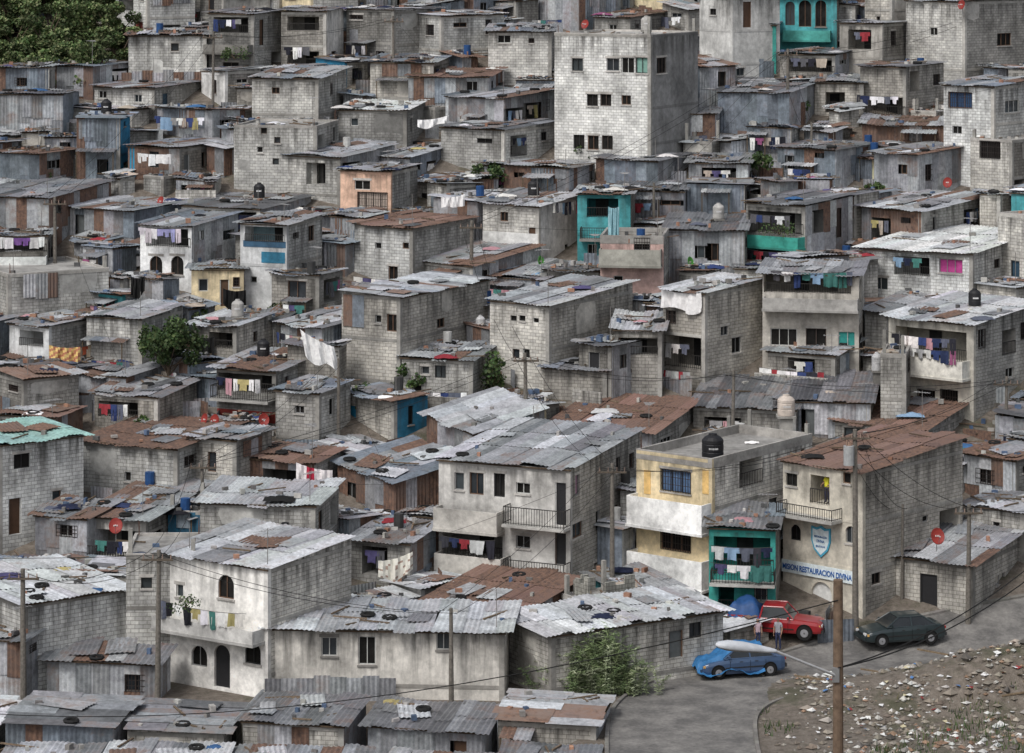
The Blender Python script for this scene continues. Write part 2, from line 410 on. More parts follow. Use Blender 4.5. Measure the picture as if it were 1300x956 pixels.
FOOT=[]
def inquad(p,q):
    s=0
    for i in range(4):
        a=q[i];b=q[(i+1)%4]
        cr=(b[0]-a[0])*(p[1]-a[1])-(b[1]-a[1])*(p[0]-a[0])
        if cr==0: continue
        if s==0: s=1 if cr>0 else -1
        elif (cr>0)!=(s>0): return False
    return True
def tyre(mb,C,r=.3):
    C=Vector(C)
    for i in range(10):
        for j in range(5):
            P=[]
            for (a,b) in ((i,j),(i+1,j),(i+1,j+1),(i,j+1)):
                t=2*pi*a/10;s=2*pi*b/5
                P.append(C+Vector(((r+.09*cos(s))*cos(t),(r+.09*cos(s))*sin(t),.09*sin(s)+.09)))
            mb.face(P,'rubber',(.02,.02,.02))
def mkroof(rb,kind,C,dl,dr,a,b,zt,ks,kt,over=.35,junk=True,unfin=False):
    C=Vector(C)
    def P(s,t,z): p=C+dl*s+dr*t; return (p.x,p.y,z)
    if kind in 'fF':
        pz=.45 if kind=='F' else .12
        zf=zt-pz
        rb.face([P(.1,.1,zf),P(a-.1,.1,zf),P(a-.1,b-.1,zf),P(.1,b-.1,zf)],'concrete',(.37,.36,.34))
        th=.14
        for (s0,s1,t0,t1) in ((-.015,a+.015,-.02,th),(-.015,a+.015,b-th,b+.02),(-.02,th,th,b-th),(a-th,a+.02,th,b-th)):
            o=Vector(P(s0,t0,zf-.05)); rb.box(o,dl.to_3d()*(s1-s0),dr.to_3d()*(t1-t0),(0,0,pz+.07),'concrete',(.46,.44,.41))
        if unfin:
            c=jit(STY[R.choice('bbc')][1],.15)
            for (s0,t0,ds,dt) in ((.02,.02,1,0),(.02,b-.16,1,0),(.02,.18,0,1),(a-.16,.18,0,1)):
                if R.random()<.6:
                    L=(a-.04 if ds else b-.36); f0=R.uniform(0,.4);f1=R.uniform(.6,1); h=R.choice([.4,.6,.8,1.2,1.8]); k=3
                    for q_ in range(k):
                        u0=L*(f0+(f1-f0)*q_/k);u1=L*(f0+(f1-f0)*(q_+1)/k); hh=max(.2,h-.2*R.randint(0,2))
                        rb.bbox(P(s0+ds*u0,t0+dt*u0,zt+.025),(dl*ds+dr*dt).to_3d()*(u1-u0),(dr*ds+dl*dt).to_3d()*.14,hh,c)
        for (s,t) in ((.2,.2),(a-.2,.2),(.2,b-.2),(a-.2,b-.2)):
            if R.random()<.7:
                for k in range(3):
                    p=Vector(P(s+R.uniform(-.07,.07),t+R.uniform(-.07,.07),zt-.05)); rb.cyl(p,p+Vector((R.uniform(-.06,.06),R.uniform(-.06,.06),R.uniform(.5,.9))),.012,.012,'paint',(.12,.06,.04),4,False)
                if R.random()<.45: rb.box(P(s-.1,t-.1,zt-.1),dl.to_3d()*.2,dr.to_3d()*.2,(0,0,R.uniform(.6,1.6)),'concrete',(.38,.37,.34))
        zz=lambda s,t:zf+.003
    else:
        pal=ROOFP[kind]; 
        along_t = abs(kt)>=abs(ks)
        A,B=(a,b) if along_t else (b,a)
        bow=R.uniform(-.12,.06); bph=R.uniform(0,6)
        def pos(s,t,off):
            wv=bow*sin(pi*max(0,min(1,s/A)))+.04*sin(s*1.7+bph)
            if along_t: return P(s,t,zt+.06+ks*s+kt*t+off+wv)
            return P(t,s,zt+.06+ks*t+kt*s+off+wv)
        s=-over+R.uniform(0,.05); sec=mcol(pal)
        while s<A+over-.1:
            w=min(R.choice([.6,.82,.82,1.0]),A+over-s)
            t0=-over+R.uniform(-.28,.2); t1=B+over*.6+R.uniform(-.2,.2)
            jz=R.uniform(0,.09); rows=[(t0,t1)]
            if t1-t0>3.6: mid=t0+(t1-t0)*R.uniform(.35,.65); rows=[(t0,mid+.12),(mid,t1)]
            if t1-t0>7.5: m1=t0+(t1-t0)*.36;m2=t0+(t1-t0)*.68; rows=[(t0,m1+.1),(m1,m2+.1),(m2,t1)]
            for i,(p,q) in enumerate(rows):
                oz=jz+.03*i; sk=R.uniform(-.08,.08)
                if R.random()<.6: sec=mcol(pal)
                corr(rb,lambda u,v,of:pos(u+sk*(v-p)/3,v,of+oz),s,s+w+.04,p,q,(*jit(sec,.12),sec[3]))
            s+=w
        for e in (-over*.4,):
            o=Vector(pos(-.1,e,-.12)); q2=Vector(pos(A+.1,e,-.12)); rb.box(o,q2-o,(0,0,.07),(dr if along_t else dl).to_3d()*.06,'wood',(.09,.065,.045))
        for _ in range(R.choice([0,1,2,3,4])):
            s_=R.uniform(0,A*.75);t_=R.uniform(-.2,B*.6);w=R.uniform(.7,1.5);l=R.uniform(.8,2.6);sk=R.uniform(-.35,.35); cc=mcol(R.choice(['gray','rust','mix','light','dark']))
            corr(rb,lambda u,v,of:pos(u+sk*(v-t_),v-sk*(u-s_),of+.14),s_,s_+w,t_,t_+l,cc)
        zz=lambda s_,t_:zt+.09+ks*s_+kt*t_
    if junk:
        n=R.choice([3,6,10,14,20]) if kind not in 'fF' else R.choice([3,6,10,15])
        for _ in range(n):
            s_=R.uniform(.1,a-.1);t_=R.uniform(.0,b*.9); z=zz(s_,t_); k=R.random()
            if k<.50:
                an=R.uniform(0,pi); d=Vector((cos(an),sin(an),0)); e=Vector((-sin(an),cos(an),0)); 
                rb.box(Vector(P(s_,t_,z)),d*R.uniform(.15,.42),e*R.uniform(.12,.25),(0,0,R.uniform(.1,.3)),'rock',jit(R.choice([(.36,.35,.33),(.2,.19,.18),(.35,.2,.14),(.45,.44,.41),(.12,.12,.12),(.1,.14,.22)]),.2))
            elif k<.56: tyre(rb,P(s_,t_,z))
            elif k<.92:
                an=R.uniform(0,pi); d=Vector((cos(an),sin(an),.02)); e=Vector((-sin(an),cos(an),0))
                rb.box(Vector(P(s_,t_,z+.03)),d*R.uniform(.6,2.),e*.09,(0,0,.06),'wood',jit((.16,.12,.085),.4))
            elif k<.993:
                c=jit(R.choice(CL+[(.05,.12,.25),(.02,.02,.02),(.3,.32,.33)]),.2); w=R.uniform(.3,.85); c0=Vector(P(s_,t_,z)); N=5
                g=[[c0+Vector(((i/N-.5)*w*2,(j/N-.5)*w*1.6,(.25*w*(1-max(abs(i/N-.5),abs(j/N-.5))*2)+R.uniform(0,.07)))) for j in range(N+1)] for i in range(N+1)]
                for i in range(N):
                    for j in range(N): rb.face([g[i][j],g[i+1][j],g[i+1][j+1],g[i][j+1]],'cloth',c)
            else:
                p=Vector(P(s_,t_,z)); rb.cyl(p,p+Vector((0,0,.75)),.27,.27,'plastic',R.choice([(.02,.07,.2),(.05,.05,.05),(.5,.5,.48)]),10)

ALLH=[]
def build_house(name,C,al,a,b,zt,zb,L='b',Rs='b',roof='g',ks=0,kt=.12,opsL=None,opsR=None,auto=True,over=.35,junk=True,bstep=2.5,fence=.4,dress=1.0,unfin=False):
    C=Vector(C); dl=Vector((-cos(al),sin(al))); dr=Vector((sin(al),cos(al)))
    par=empty(name); wm=MB();rm=MB();wb=MB()
    gl=gz(C.x,C.y)
    if roof in 'fF': ks=kt=0
    jj=R.uniform(.66,1.08); hu=R.uniform(-.03,.025)
    def cc(s): 
        k=STY[s]; return (1,1,1) if k[0]=='M' else (k[1][0]*jj*(1+hu),k[1][1]*jj,k[1][2]*jj*(1-hu*1.3))
    opsL=list(opsL or []);opsR=list(opsR or [])
    def autoops(Lg,kk,side):
        res=[]; i=0
        while True:
            top=zt+min(0,kk*Lg)-bstep*i
            if top-1.9<gl-.6 or i>4: break
            n=max(1,int(Lg/2.2))
            for j in range(n):
                if R.random()<.55:
                    c=(j+.5)*Lg/n+R.uniform(-.4,.4); w=R.choice([.4,.55,.8,1.0,1.3]); h=R.choice([.35,.6,.8,1.0,1.1])
                    if R.random()<.3: w=min(R.uniform(1.4,2.4),Lg/n-.15);h=1.5
                    if c-w/2<.2 or c+w/2>Lg-.2: continue
                    vt=top-R.uniform(.25,.75)
                    if h==1.5 and w>1: res.append(dict(u0=c-w/2,u1=c+w/2,v0=vt-h,v1=vt,k='o',rail=R.choice('in'))); continue
                    if R.random()<.16 and vt-1.9>gl: 
                        res.append(dict(u0=c-.4,u1=c+.4,v0=top-2.4,v1=top-.45,k='d'))
                    else: res.append(dict(u0=c-w/2,u1=c+w/2,v0=vt-h,v1=vt,k=R.choice('wwwg')))
            i+=1
        res2=[]
        for o in res:
            if not any(o['u0']<p['u1']+.1 and o['u1']>p['u0']-.1 and o['v0']<p['v1']+.1 and o['v1']>p['v0']-.1 for p in res2): res2.append(o)
        return res2
    manual=bool(opsL) or bool(opsR)
    if auto:
        if not opsL and a>2.2: opsL=autoops(a,ks,0)
        if not opsR and b>2.2: opsR=autoops(b,kt,1)
    def clean(o,Lg,z):
        r=[]
        for x in o:
            if x['u0']<.04: x['u0']=.04
            if x['u1']>Lg-.04: x['u1']=Lg-.04
            x['v1']=min(x['v1'],z-.03); x['v0']=max(x['v0'],zb+.1)
            if x['u1']-x['u0']>.15 and x['v1']-x['v0']>.15: r.append(x)
        return r
    opsL=clean(opsL,a,zt+min(0,ks*a));opsR=clean(opsR,b,zt+min(0,kt*b))
    sides=[(C,dl,-dr,a,zt,zt+ks*a,opsL,L),(C,dr,-dl,b,zt,zt+kt*b,opsR,Rs),
           (C+dl*a,dr,dl,b,zt+ks*a,zt+ks*a+kt*b,[],Rs),(C+dr*b,dl,dr,a,zt+kt*b,zt+kt*b+ks*a,[],L)]
    for i,(P,D,N,Lg,z0,z1,ops,s) in enumerate(sides):
        sty=STY[s]; ck=cc(s)
        pos=wall(wm,P,D,N,Lg,zb,z0,z1,ops,sty,ck,uoff=R.uniform(0,9))
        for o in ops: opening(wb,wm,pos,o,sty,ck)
        if i<2:
            zm=min(z0,z1)
            if sty[0] in('cinder_block','plaster','concrete') and R.random()<.8:
                z=zm-.22
                while z>gl-1:
                    if not any(o['v0']<z+.2 and o['v1']>z for o in ops):
                        A=Vector(pos(.26,z,-.02));B=Vector(pos(Lg-.02,z,-.02));T=Vector(pos(.26,z,.025))
                        c=tuple(x*.93 for x in ck) if sty[0]!='cinder_block' else (.47*jj,.455*jj,.42*jj)
                        wm.box(A,B-A,T-A,(0,0,.18),'concrete',c)
                    z-=bstep
            def free(u,w,v0,v1): return not any(o['u0']<u+w+.05 and o['u1']>u-.05 and o['v0']<v1+.05 and o['v1']>v0-.05 for o in ops)
            if dress>0 and Lg>1.6:
                for _ in range(R.choice([0,1,1,2,3])):
                    w=R.uniform(.7,min(2.6,Lg-.3));h=R.uniform(.6,2.1);u=R.uniform(.1,Lg-w-.08);v1=zm-R.choice([.06,.06,R.uniform(.3,2.6)])
                    if v1-h<gl-.5 or not free(u,w,v1-h,v1): continue
                    if R.random()<(.5 if not manual else .2)*dress: 
                        uu=u
                        while uu<u+w-.2:
                            ww=min(.8,u+w-uu); dz=R.uniform(-.08,.08); corr(wm,lambda q,z,of:pos(q,z,of+.07),uu,uu+ww,v1-h+dz,v1-abs(dz)*.5,mcol(R.choice(['mix','gray','rust','blue']))); uu+=ww
                    elif sty[0]!='M':
                        kf=R.choice([.72,.82,1.15,1.3]); kcol=tuple(min(.82,x*kf) for x in ck)
                        pts=[(u+R.uniform(0,.15)*w,v1-h+R.uniform(0,.2)*h),(u+w*R.uniform(.4,.6),v1-h*R.uniform(.9,1.)),(u+w*R.uniform(.88,1),v1-h*R.uniform(.7,.95)),(u+w,v1-h*.4),(u+w*R.uniform(.85,1),v1),(u+w*.3,v1-R.uniform(0,.1)*h),(u,v1-R.uniform(.1,.3)*h)]
                        wm.face([pos(x,y,.004+.001*_) for x,y in pts],'plaster',kcol)
                if i==0 and R.random()<.4*dress and not manual and Lg>2:
                    w=R.uniform(1.4,min(3.4,Lg-.2));u=R.uniform(.1,Lg-w);z=min(zm-.25,gl+R.uniform(2.,2.6)); ex=R.uniform(.9,1.5)
                    uu=u; pc=R.choice(['gray','rust','mix','dark'])
                    while uu<u+w-.1:
                        ww=min(.8,u+w-uu); e2=ex+R.uniform(-.1,.1); corr(rm,lambda q,t,of:pos(q,z-.16*t+of,t),uu,uu+ww,.03,e2,mcol(pc)); uu+=ww
                    for uu in (u+.08,u+w-.08): wb.cyl(pos(uu,gl-1.5,ex-.12),pos(uu,z-.16*ex,ex-.12),.04,.04,'wood',(.12,.09,.06),5,False)
                    if R.random()<.6: laundry(pos(u+.1,z-.35,ex-.12),pos(u+w-.1,z-.35,ex-.12))
            for o in ops:
                if o['k']=='o' and not manual and R.random()<.8: laundry(pos(o['u0'],o['v1']-.12,.12),pos(o['u1'],o['v1']-.14,.12))
    if STY[L][0]!='M' or STY[Rs][0]!='M':
        o=C-dl*.018-dr*.018
        c=(.48*jj,.465*jj,.43*jj) if STY[L][0]=='cinder_block' else (cc(L) if STY[L][0]!='M' else (.44,.43,.40))
        wm.box((o.x,o.y,zb),dl.to_3d()*.26,dr.to_3d()*.26,(0,0,zt-zb-.003),'concrete',c)
    mkroof(rm,roof,C,dl,dr,a,b,zt,ks,kt,over,junk,unfin)
    wm.obj('walls',par); rm.obj('roof',par); wb.obj('windows',par)
    if C.y>158 and R.random()<fence:
        fb=MB(); of0=R.uniform(.9,1.6); u0=R.uniform(-.5,.5);u1=a+R.uniform(-1.,.8); hh=R.uniform(.9,1.5); u=u0; P0=C-dr*of0
        gf=gz(P0.x,P0.y)
        blk=R.random()<.3; pc=R.choice(['mix','rust','gray','blue'])
        def fp(u,z,of=0): p=P0+dl*u-dr*of; return (p.x,p.y,z)
        if blk: 
            c=tuple(x*jj for x in STY[R.choice('bbc')][1]); fb.bbox(fp(u0,gf-1.5),dl.to_3d()*(u1-u0),dr.to_3d()*.15,hh+1.5,c)
            fb.obj('block_yard_wall')
        else:
            while u<u1:
                corr(fb,lambda q,z,of:fp(q,z,of),u,u+.8,gf-1.2,gf+hh+R.uniform(-.2,.2),mcol(pc)); u+=.78
            fb.obj('corrugated_fence')
        if R.random()<.5: laundry(fp(u0+.2,gf+hh+.35,-.2),fp(u1-.2,gf+hh+.35,-.2))
    q=[C,C+dl*a,C+dl*a+dr*b,C+dr*b]
    return par,dl,dr,q

def H(x0,xc,x1,yt,yb,L='b',Rs='b',roof='g',ops=(),name='cinder_block_house',al=None,a=None,b=None,ks=None,kt=None,auto=True,over=.35,junk=True,bstep=2.5,fence=.3,dress=.8,K=.42):
    Y=ginv(yb); X,_=XZ(xc,0,Y); zt=XZ(xc,yt,Y)[1]; g=gz(X,Y)
    k=(xc-650)/F; view=atan(k)
    s=F/Y; wl=(xc-x0)/s; wr=(x1-xc)/s
    if al is None:
        if wr<.4: al=4
        elif wl<.4: al=86
        else: al=math.degrees(math.asin(min(.85,max(.26,wr/7.5))))
    alw=radians(al)+view
    k0=(x0-650)/F;k1=(x1-650)/F
    if wl<.4: aa=a or 6.
    else: aa=(X-k0*Y)/(cos(alw)+k0*sin(alw))
    if wr<.4: bb=b or 6.
    else: bb=(k1*Y-X)/(sin(alw)-k1*cos(alw))
    if a and wl<.4: aa=a
    if b and wr<.4: bb=b
    if kt is None: kt=R.uniform(-.06,.18) if wl>=wr*.7 else R.uniform(-.02,.03)
    if ks is None: ks=R.uniform(-.02,.03) if wl>=wr*.7 else R.uniform(-.03,.16)
    kt*=K; ks*=K
    dl=Vector((-cos(alw),sin(alw)));dr=Vector((sin(alw),cos(alw)))
    def face_d(px):
        kk=(px-650)/F
        if px<xc: return 'L',(X-kk*Y)/(cos(alw)+kk*sin(alw))
        return 'R',(kk*Y-X)/(sin(alw)-kk*cos(alw))
    def zat(side,d,py):
        YY=Y+d*(sin(alw) if side=='L' else cos(alw)); return HC-(py-YH)/F*YY
    oL=[];oR=[];later=[]
    for o in ops:
        kd=o[0];cx,cy,w,h=o[1:5]; ex=o[5] if len(o)>5 else None
        side,d=face_d(cx)
        s0,dd0=face_d(max(x0,cx-w/2) if side=='L' else max(xc+.01,cx-w/2)); s1,dd1=face_d(min(xc-.01,cx+w/2) if side=='L' else cx+w/2)
        u0,u1=min(dd0,dd1),max(dd0,dd1)
        v1=zat(side,d,cy-h/2);v0=zat(side,d,cy+h/2)
        D=dict(u0=u0,u1=u1,v0=v0,v1=v1,k=kd)
        if kd in 'wgaAd':
            if ex: D['c']=ex
            (oL if side=='L' else oR).append(D)
        elif kd=='o':
            if ex=='n': D['rail']='n'
            elif ex: D['bc']=ex
            (oL if side=='L' else oR).append(D)
        else: later.append((kd,side,D,ex))
    if later: dress=0
    par,dl,dr,q=build_house(name,(X,Y),alw,aa,bb,zt,g-4 if g>1 else g-3,L,Rs,roof,ks,kt,oL,oR,auto,over=over,junk=junk,bstep=bstep,fence=fence,dress=dress)
    mb=MB()
    for kd,side,D,ex in later:
        P,Dd,N=(Vector((X,Y)),dl,-dr) if side=='L' else (Vector((X,Y)),dr,-dl)
        def pos(u,z,off): p=P+Dd*u+N*off; return Vector((p.x,p.y,z))
        u0,u1,v0,v1=D['u0'],D['u1'],D['v0'],D['v1']
        if kd in 'PI':
            pr=.95
            col=ex or (.5,.49,.46)
            mb.box(pos(u0-.05,v0-.1,.003),Dd.to_3d()*(u1-u0+.1),N.to_3d()*(pr+.05),(0,0,.14),'concrete',tuple(x*.85 for x in col))
            if kd=='P':
                mb.box(pos(u0,v0+.04,pr-.08),Dd.to_3d()*(u1-u0),N.to_3d()*.08,(0,0,v1-v0),'plaster',col)
                for uu in (u0,u1-.08): mb.box(pos(uu,v0+.04,.01),Dd.to_3d()*.08,N.to_3d()*(pr-.09),(0,0,v1-v0),'plaster',col)
            else:
                h=v1-v0
                rail(mb,pos(u0,v0+.04,pr-.05),pos(u1,v0+.04,pr-.05),h); rail(mb,pos(u0,v0+.04,.05),pos(u0,v0+.04,pr-.06),h); rail(mb,pos(u1,v0+.04,.05),pos(u1,v0+.04,pr-.06),h)
        elif kd in 'lL':
            off=1.05 if kd=='l' else .15
            laundry(pos(u0,v1,off),pos(u1,v1,off),pal=ex)
        elif kd=='C':
            mb.box(pos(u0,v0,.0),Dd.to_3d()*(u1-u0),N.to_3d()*.03,(0,0,v1-v0),'plaster',ex or (.6,.6,.6))
        elif kd=='s':
            sheet('hanging_sheet',pos(u1,v1,.25),pos(u0,v1,.25),v1-v0,ex or (.8,.79,.78))
    mb.obj('balcony',par)
    FOOT.append((q,x0-2,x1+2,yb,Y,yt))
    ALLH.append((X,Y,zt,dl,dr,aa,bb,ks,kt,roof))
    return dict(X=X,Y=Y,zt=zt,dl=dl,dr=dr,a=aa,b=bb,al=alw,fd=face_d,zat=zat,par=par)

# ---------------------------------------------------------------- vegetation
def leafquad(mb,c,s,col,el=1.0):
    a=R.uniform(0,2*pi);e=R.uniform(-1,1)
    d=Vector((cos(a)*sqrt(1-e*e),sin(a)*sqrt(1-e*e),e)); q=d.to_track_quat('Z','Y'); c=Vector(c)
    mb.face([c+q@Vector((-s*.5,0,0)),c+q@Vector((0,-s*.5*el,0)),c+q@Vector((s*.5,0,0)),c+q@Vector((0,s*.5*el,0))],'leaf',col)
GR=[(.05,.09,.03),(.035,.07,.022),(.07,.11,.035),(.09,.12,.045)]
def shrub(name,P,r,h,n=300,cols=GR,s=.14,parent=None):
    mb=MB(); P=Vector(P)
    for i in range(4):
        a=R.uniform(0,6.28); mb.cyl(P,P+Vector((cos(a)*r*.5,sin(a)*r*.5,h*.8)),.03,.01,'wood',(.08,.06,.04),5,False)
    cl=[(P+Vector((R.uniform(-r,r)*.8,R.uniform(-r,r)*.8,R.uniform(.15,.95)*h)),R.uniform(.25,.45)*max(r,h*.5),R.uniform(.6,1.3)) for _ in range(9)]
    for i in range(n):
        c,rr,k=R.choice(cl); d=Vector((R.gauss(0,1),R.gauss(0,1),R.gauss(0,1))).normalized()*rr*R.uniform(.4,1)
        leafquad(mb,c+d,s*R.uniform(.6,1.4),tuple(x*k for x in jit(R.choice(cols),.25)))
    return mb.obj(name,parent)
def treemesh(h,r,n,ls,cols=GR,lowk=.5):
    mb=MB(); tips=[]
    mb.cyl((0,0,-1),(0,0,h*.45),.035*h,.022*h,'wood',(.10,.075,.055),8,False)
    for i in range(9):
        a=i*2.4+R.uniform(-.4,.4); z0=h*R.uniform(.28,.5); rr=r*R.uniform(.45,.85); z1=h*R.uniform(lowk,.92)
        p=Vector((cos(a)*rr,sin(a)*rr,z1)); mb.cyl((0,0,z0),p,.012*h,.004*h,'wood',(.10,.075,.055),5,False); tips.append((p,r*R.uniform(.25,.42),R.uniform(.55,1.4)))
    for i in range(12):
        a=R.uniform(0,6.28);q=R.uniform(0,.7)*r; tips.append((Vector((cos(a)*q,sin(a)*q,h*R.uniform(lowk,1))),r*R.uniform(.2,.38),R.uniform(.55,1.4)))
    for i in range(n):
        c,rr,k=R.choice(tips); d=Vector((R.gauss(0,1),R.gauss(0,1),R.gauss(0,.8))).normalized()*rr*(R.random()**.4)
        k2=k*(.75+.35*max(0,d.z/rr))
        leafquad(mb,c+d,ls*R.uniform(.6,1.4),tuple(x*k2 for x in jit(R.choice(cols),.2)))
    return mb

# ---------------------------------------------------------------- terrain + road
def terrain():
    m,nt,b=newmat('ground_dirt')
    pos=nd(nt,'ShaderNodeNewGeometry').outputs['Position']
    n1=nd(nt,'ShaderNodeTexNoise',{'Vector':pos,'Scale':.25,'Detail':9.,'Roughness':.7}).outputs[0]
    n2=nd(nt,'ShaderNodeTexNoise',{'Vector':pos,'Scale':2.5,'Detail':8.,'Roughness':.75}).outputs[0]
    c=nd(nt,'ShaderNodeMixRGB',{0:mr(nt,n2,.35,.65,0,1),1:(.085,.07,.055,1),2:(.21,.18,.15,1)}).outputs[0]  # dirt tones darkened so gaps between houses look shadowed
    c=nd(nt,'ShaderNodeMixRGB',{0:mr(nt,n1,.52,.62,0,.7),1:c,2:(.05,.055,.025,1)}).outputs[0]
    nt.links.new(c,b.inputs['Base Color']); b.inputs['Roughness'].default_value=.97
    bp=nd(nt,'ShaderNodeBump',{'Strength':.8,'Distance':.15,'Height':n2}); nt.links.new(bp.outputs[0],b.inputs['Normal'])
    xs=[-3000,-1500,-700,-350]+[x for x in range(-200,-60,5)]+[x*1.5 for x in range(-40,41)]+[x for x in range(65,205,5)]+[350,700,1500,3000]
    ys=[-2500,-800,-300,-100,-40,-15]+[y for y in range(0,120,6)]+[y*.75 for y in range(160,214)]+[y for y in range(162,330,3)]+[345,370,400,450,550,800,1500,3000]
    v=[(x,y,gz(x,y)) for y in ys for x in xs]; n=len(xs)
    f=[(j*n+i,j*n+i+1,(j+1)*n+i+1,(j+1)*n+i) for j in range(len(ys)-1) for i in range(n-1)]
    me=bpy.data.meshes.new('ground'); me.from_pydata(v,[],f); me.materials.append(m)
    me.polygons.foreach_set('use_smooth',[True]*len(f))
    o=bpy.data.objects.new('ground',me); scene.collection.objects.link(o)
terrain()
RC=[(-90,131),(-50,134),(-20,137),(0,140),(9,144.2),(18,148.4),(30,152.6),(60,160.5),(90,168)]
def rcs(x):
    def f(x):
        for i in range(len(RC)-1):
            if RC[i][0]<=x<=RC[i+1][0]:
                t=(x-RC[i][0])/(RC[i+1][0]-RC[i][0]); return RC[i][1]+t*(RC[i+1][1]-RC[i][1])
        return RC[-1][1]
    return (f(max(-89,x-3))+f(x)+f(min(89,x+3)))/3
def road():
    m,nt,b=newmat('asphalt')
    pos=nd(nt,'ShaderNodeNewGeometry').outputs['Position']
    n1=nd(nt,'ShaderNodeTexNoise',{'Vector':pos,'Scale':.6,'Detail':8.,'Roughness':.7}).outputs[0]
    n2=nd(nt,'ShaderNodeTexNoise',{'Vector':pos,'Scale':5.,'Detail':5.,'Roughness':.7}).outputs[0]
    c=nd(nt,'ShaderNodeMixRGB',{0:mr(nt,n1,.4,.62,0,1),1:(.11,.105,.10,1),2:(.22,.21,.195,1)}).outputs[0]
    c=mul(nt,c,gray(nt,mr(nt,n2,.3,.7,.7,1.15)))
    nt.links.new(c,b.inputs['Base Color']); b.inputs['Roughness'].default_value=.85
    MAT['asphalt']=m
    pts=[Vector(p) for p in [(90,168),(60,160.5),(30,152.6),(18,148.6),(11.5,144.8),(8.2,140.5),(7.6,134),(7.6,124)]]
    for _ in range(4):
        n=[pts[0]]
        for a,c2 in zip(pts,pts[1:]): n+=[a*.75+c2*.25,a*.25+c2*.75]
        pts=n+[pts[-1]]
    mb=MB(); kb=MB(); W=3.3
    def gp(i,o):
        d=(pts[min(i+1,len(pts)-1)]-pts[max(i-1,0)]).normalized(); nn=Vector((-d.y,d.x)); p=pts[i]+nn*o
        return Vector((p.x,p.y,max(prof(p.y),0)+.035))
    for i in range(len(pts)-1):
        K=8
        for k in range(K):
            o0=-W+2*W*k/K;o1=-W+2*W*(k+1)/K
            mb.face([gp(i,o0),gp(i+1,o0),gp(i+1,o1),gp(i,o1)],'asphalt')
        for o in (-W,W):
            s=.18 if o>0 else -.18
            A=gp(i,o);B=gp(i+1,o);A2=gp(i,o+s);B2=gp(i+1,o+s); up=Vector((0,0,.1)); dn=Vector((0,0,.25)); c3=jit((.20,.19,.175),.15)
            kb.face([A+up,B+up,B2+up,A2+up],'concrete',c3);kb.face([A-dn,B-dn,B+up,A+up],'concrete',c3);kb.face([A2-dn,B2-dn,B2+up,A2+up],'concrete',c3)
    mb.obj('road'); kb.obj('road_kerb')
road()

# ---------------------------------------------------------------- houses from the site survey
BL=(.02,.02,.022)
arch=H(207,340,446,722,888,'w','b','G',[('a',253,833,20,26),('a',321,829,20,28),('A',282,846,20,54,BL),('P',272,796,128,16,(.74,.73,.7)),('a',287,745,20,30),
   ('l',275,768,110,6),('w',228,750,9,16)],al=38,kt=.12,name='two_storey_house')
H(160,250,255,703,865,'b','b','f',[('w',186,740,14,14)],b=5)
H(254,400,430,643,775,'b','b','G',[('w',300,690,10,10)],al=14,kt=.13)
H(343,640,646,803,890,'e','b','G',[('w',418,821,20,24),('w',466,826,22,36),('w',563,814,18,22)],b=5.4,kt=.04,name='long_block_house',over=.5,dress=.2)
H(641,700,918,806,888,'b','b','G',[('w',883,800,16,20),('d',858,818,18,34),('w',760,815,10,10)],al=58,ks=.10,kt=0,over=.5,name='long_block_house',dress=.3)
H(532,650,738,785,848,'r','r','R',al=30,kt=.2)
yel=H(808,904,1031,583,752,'y','k','F',[('g',858,611,38,28),('P',856,651,95,36,(.86,.86,.84)),('g',858,685,38,28),('P',856,722,95,36,(.86,.86,.84)),
   ('C',822,612,8,30,(.75,.5,.2)),('C',896,612,8,30,(.75,.5,.2))],al=34,name='yellow_balcony_house')
mis=H(994,1095,1222,600,786,'l','b','R',[('w',1005,609,14,16),('o',1041,622,24,36),('w',1075,607,10,14),('a',1010,676,13,20),('a',1080,679,13,22),('A',1043,762,26,46,(.72,.72,.7)),('w',1009,762,11,20),
   ('I',1034,648,70,14)],al=36,ks=.0,kt=.16,name='mission_church_building')
H(900,984,987,672,792,'n','c','x',[('o',944,706,76,48),('l',944,690,80,4),('g',966,752,16,22),('o',922,762,20,34),('I',944,730,80,16),('l',944,712,80,4)],b=5,kt=.1,name='turquoise_shop_house')
H(557,724,815,596,758,'w','b','g',[('w',605,614,18,28),('w',583,611,12,22),('w',634,616,14,30),('w',664,620,18,14),('d',712,640,15,54,BL),('P',600,658,80,26,(.52,.5,.46)),('I',686,655,76,22),
   ('o',600,693,76,30),('w',664,688,18,16),('d',712,697,15,40,BL),('I',686,722,76,22),('P',603,716,84,26,(.52,.5,.46)),('l',604,680,74,4),('C',686,748,74,14,(.24,.11,.09)),('w',585,738,12,10)],al=24,kt=.12,name='three_storey_house')
H(1100,1235,1310,717,786,'b','b','g',[('w',1121,733,20,20),('d',1179,752,22,46,BL),('w',1270,735,12,12)],al=22,kt=.2,over=.5)
H(1128,1236,1320,412,535,'l','b','G',[('o',1182,438,90,40),('P',1180,464,104,22,(.74,.72,.65)),('g',1176,508,22,26),('g',1205,508,22,26),('w',1146,507,12,20),('l',1183,425,88,4),('l',1183,440,88,4)],al=30,kt=.14,over=.5,name='balcony_house')
H(-60,30,160,768,885,'b','k','G',al=60,ks=.10,kt=0,over=.4)
H(60,200,215,842,890,'m','m','g',b=5,kt=.25)
H(-70,30,60,815,892,'m','m','d',al=25,kt=.1)
H(113,185,262,660,735,'e','c','r',[('o',150,690,60,34),('w',200,680,14,14),('I',150,700,66,16),('w',235,678,10,12),('l',150,682,60,4)],al=25,kt=.15,over=.5)
H(-60,-2,106,566,705,'b','k','T',al=60,ks=.1,kt=0)
H(104,225,312,570,650,'b','b','r',[('w',162,605,8,12)],al=30)
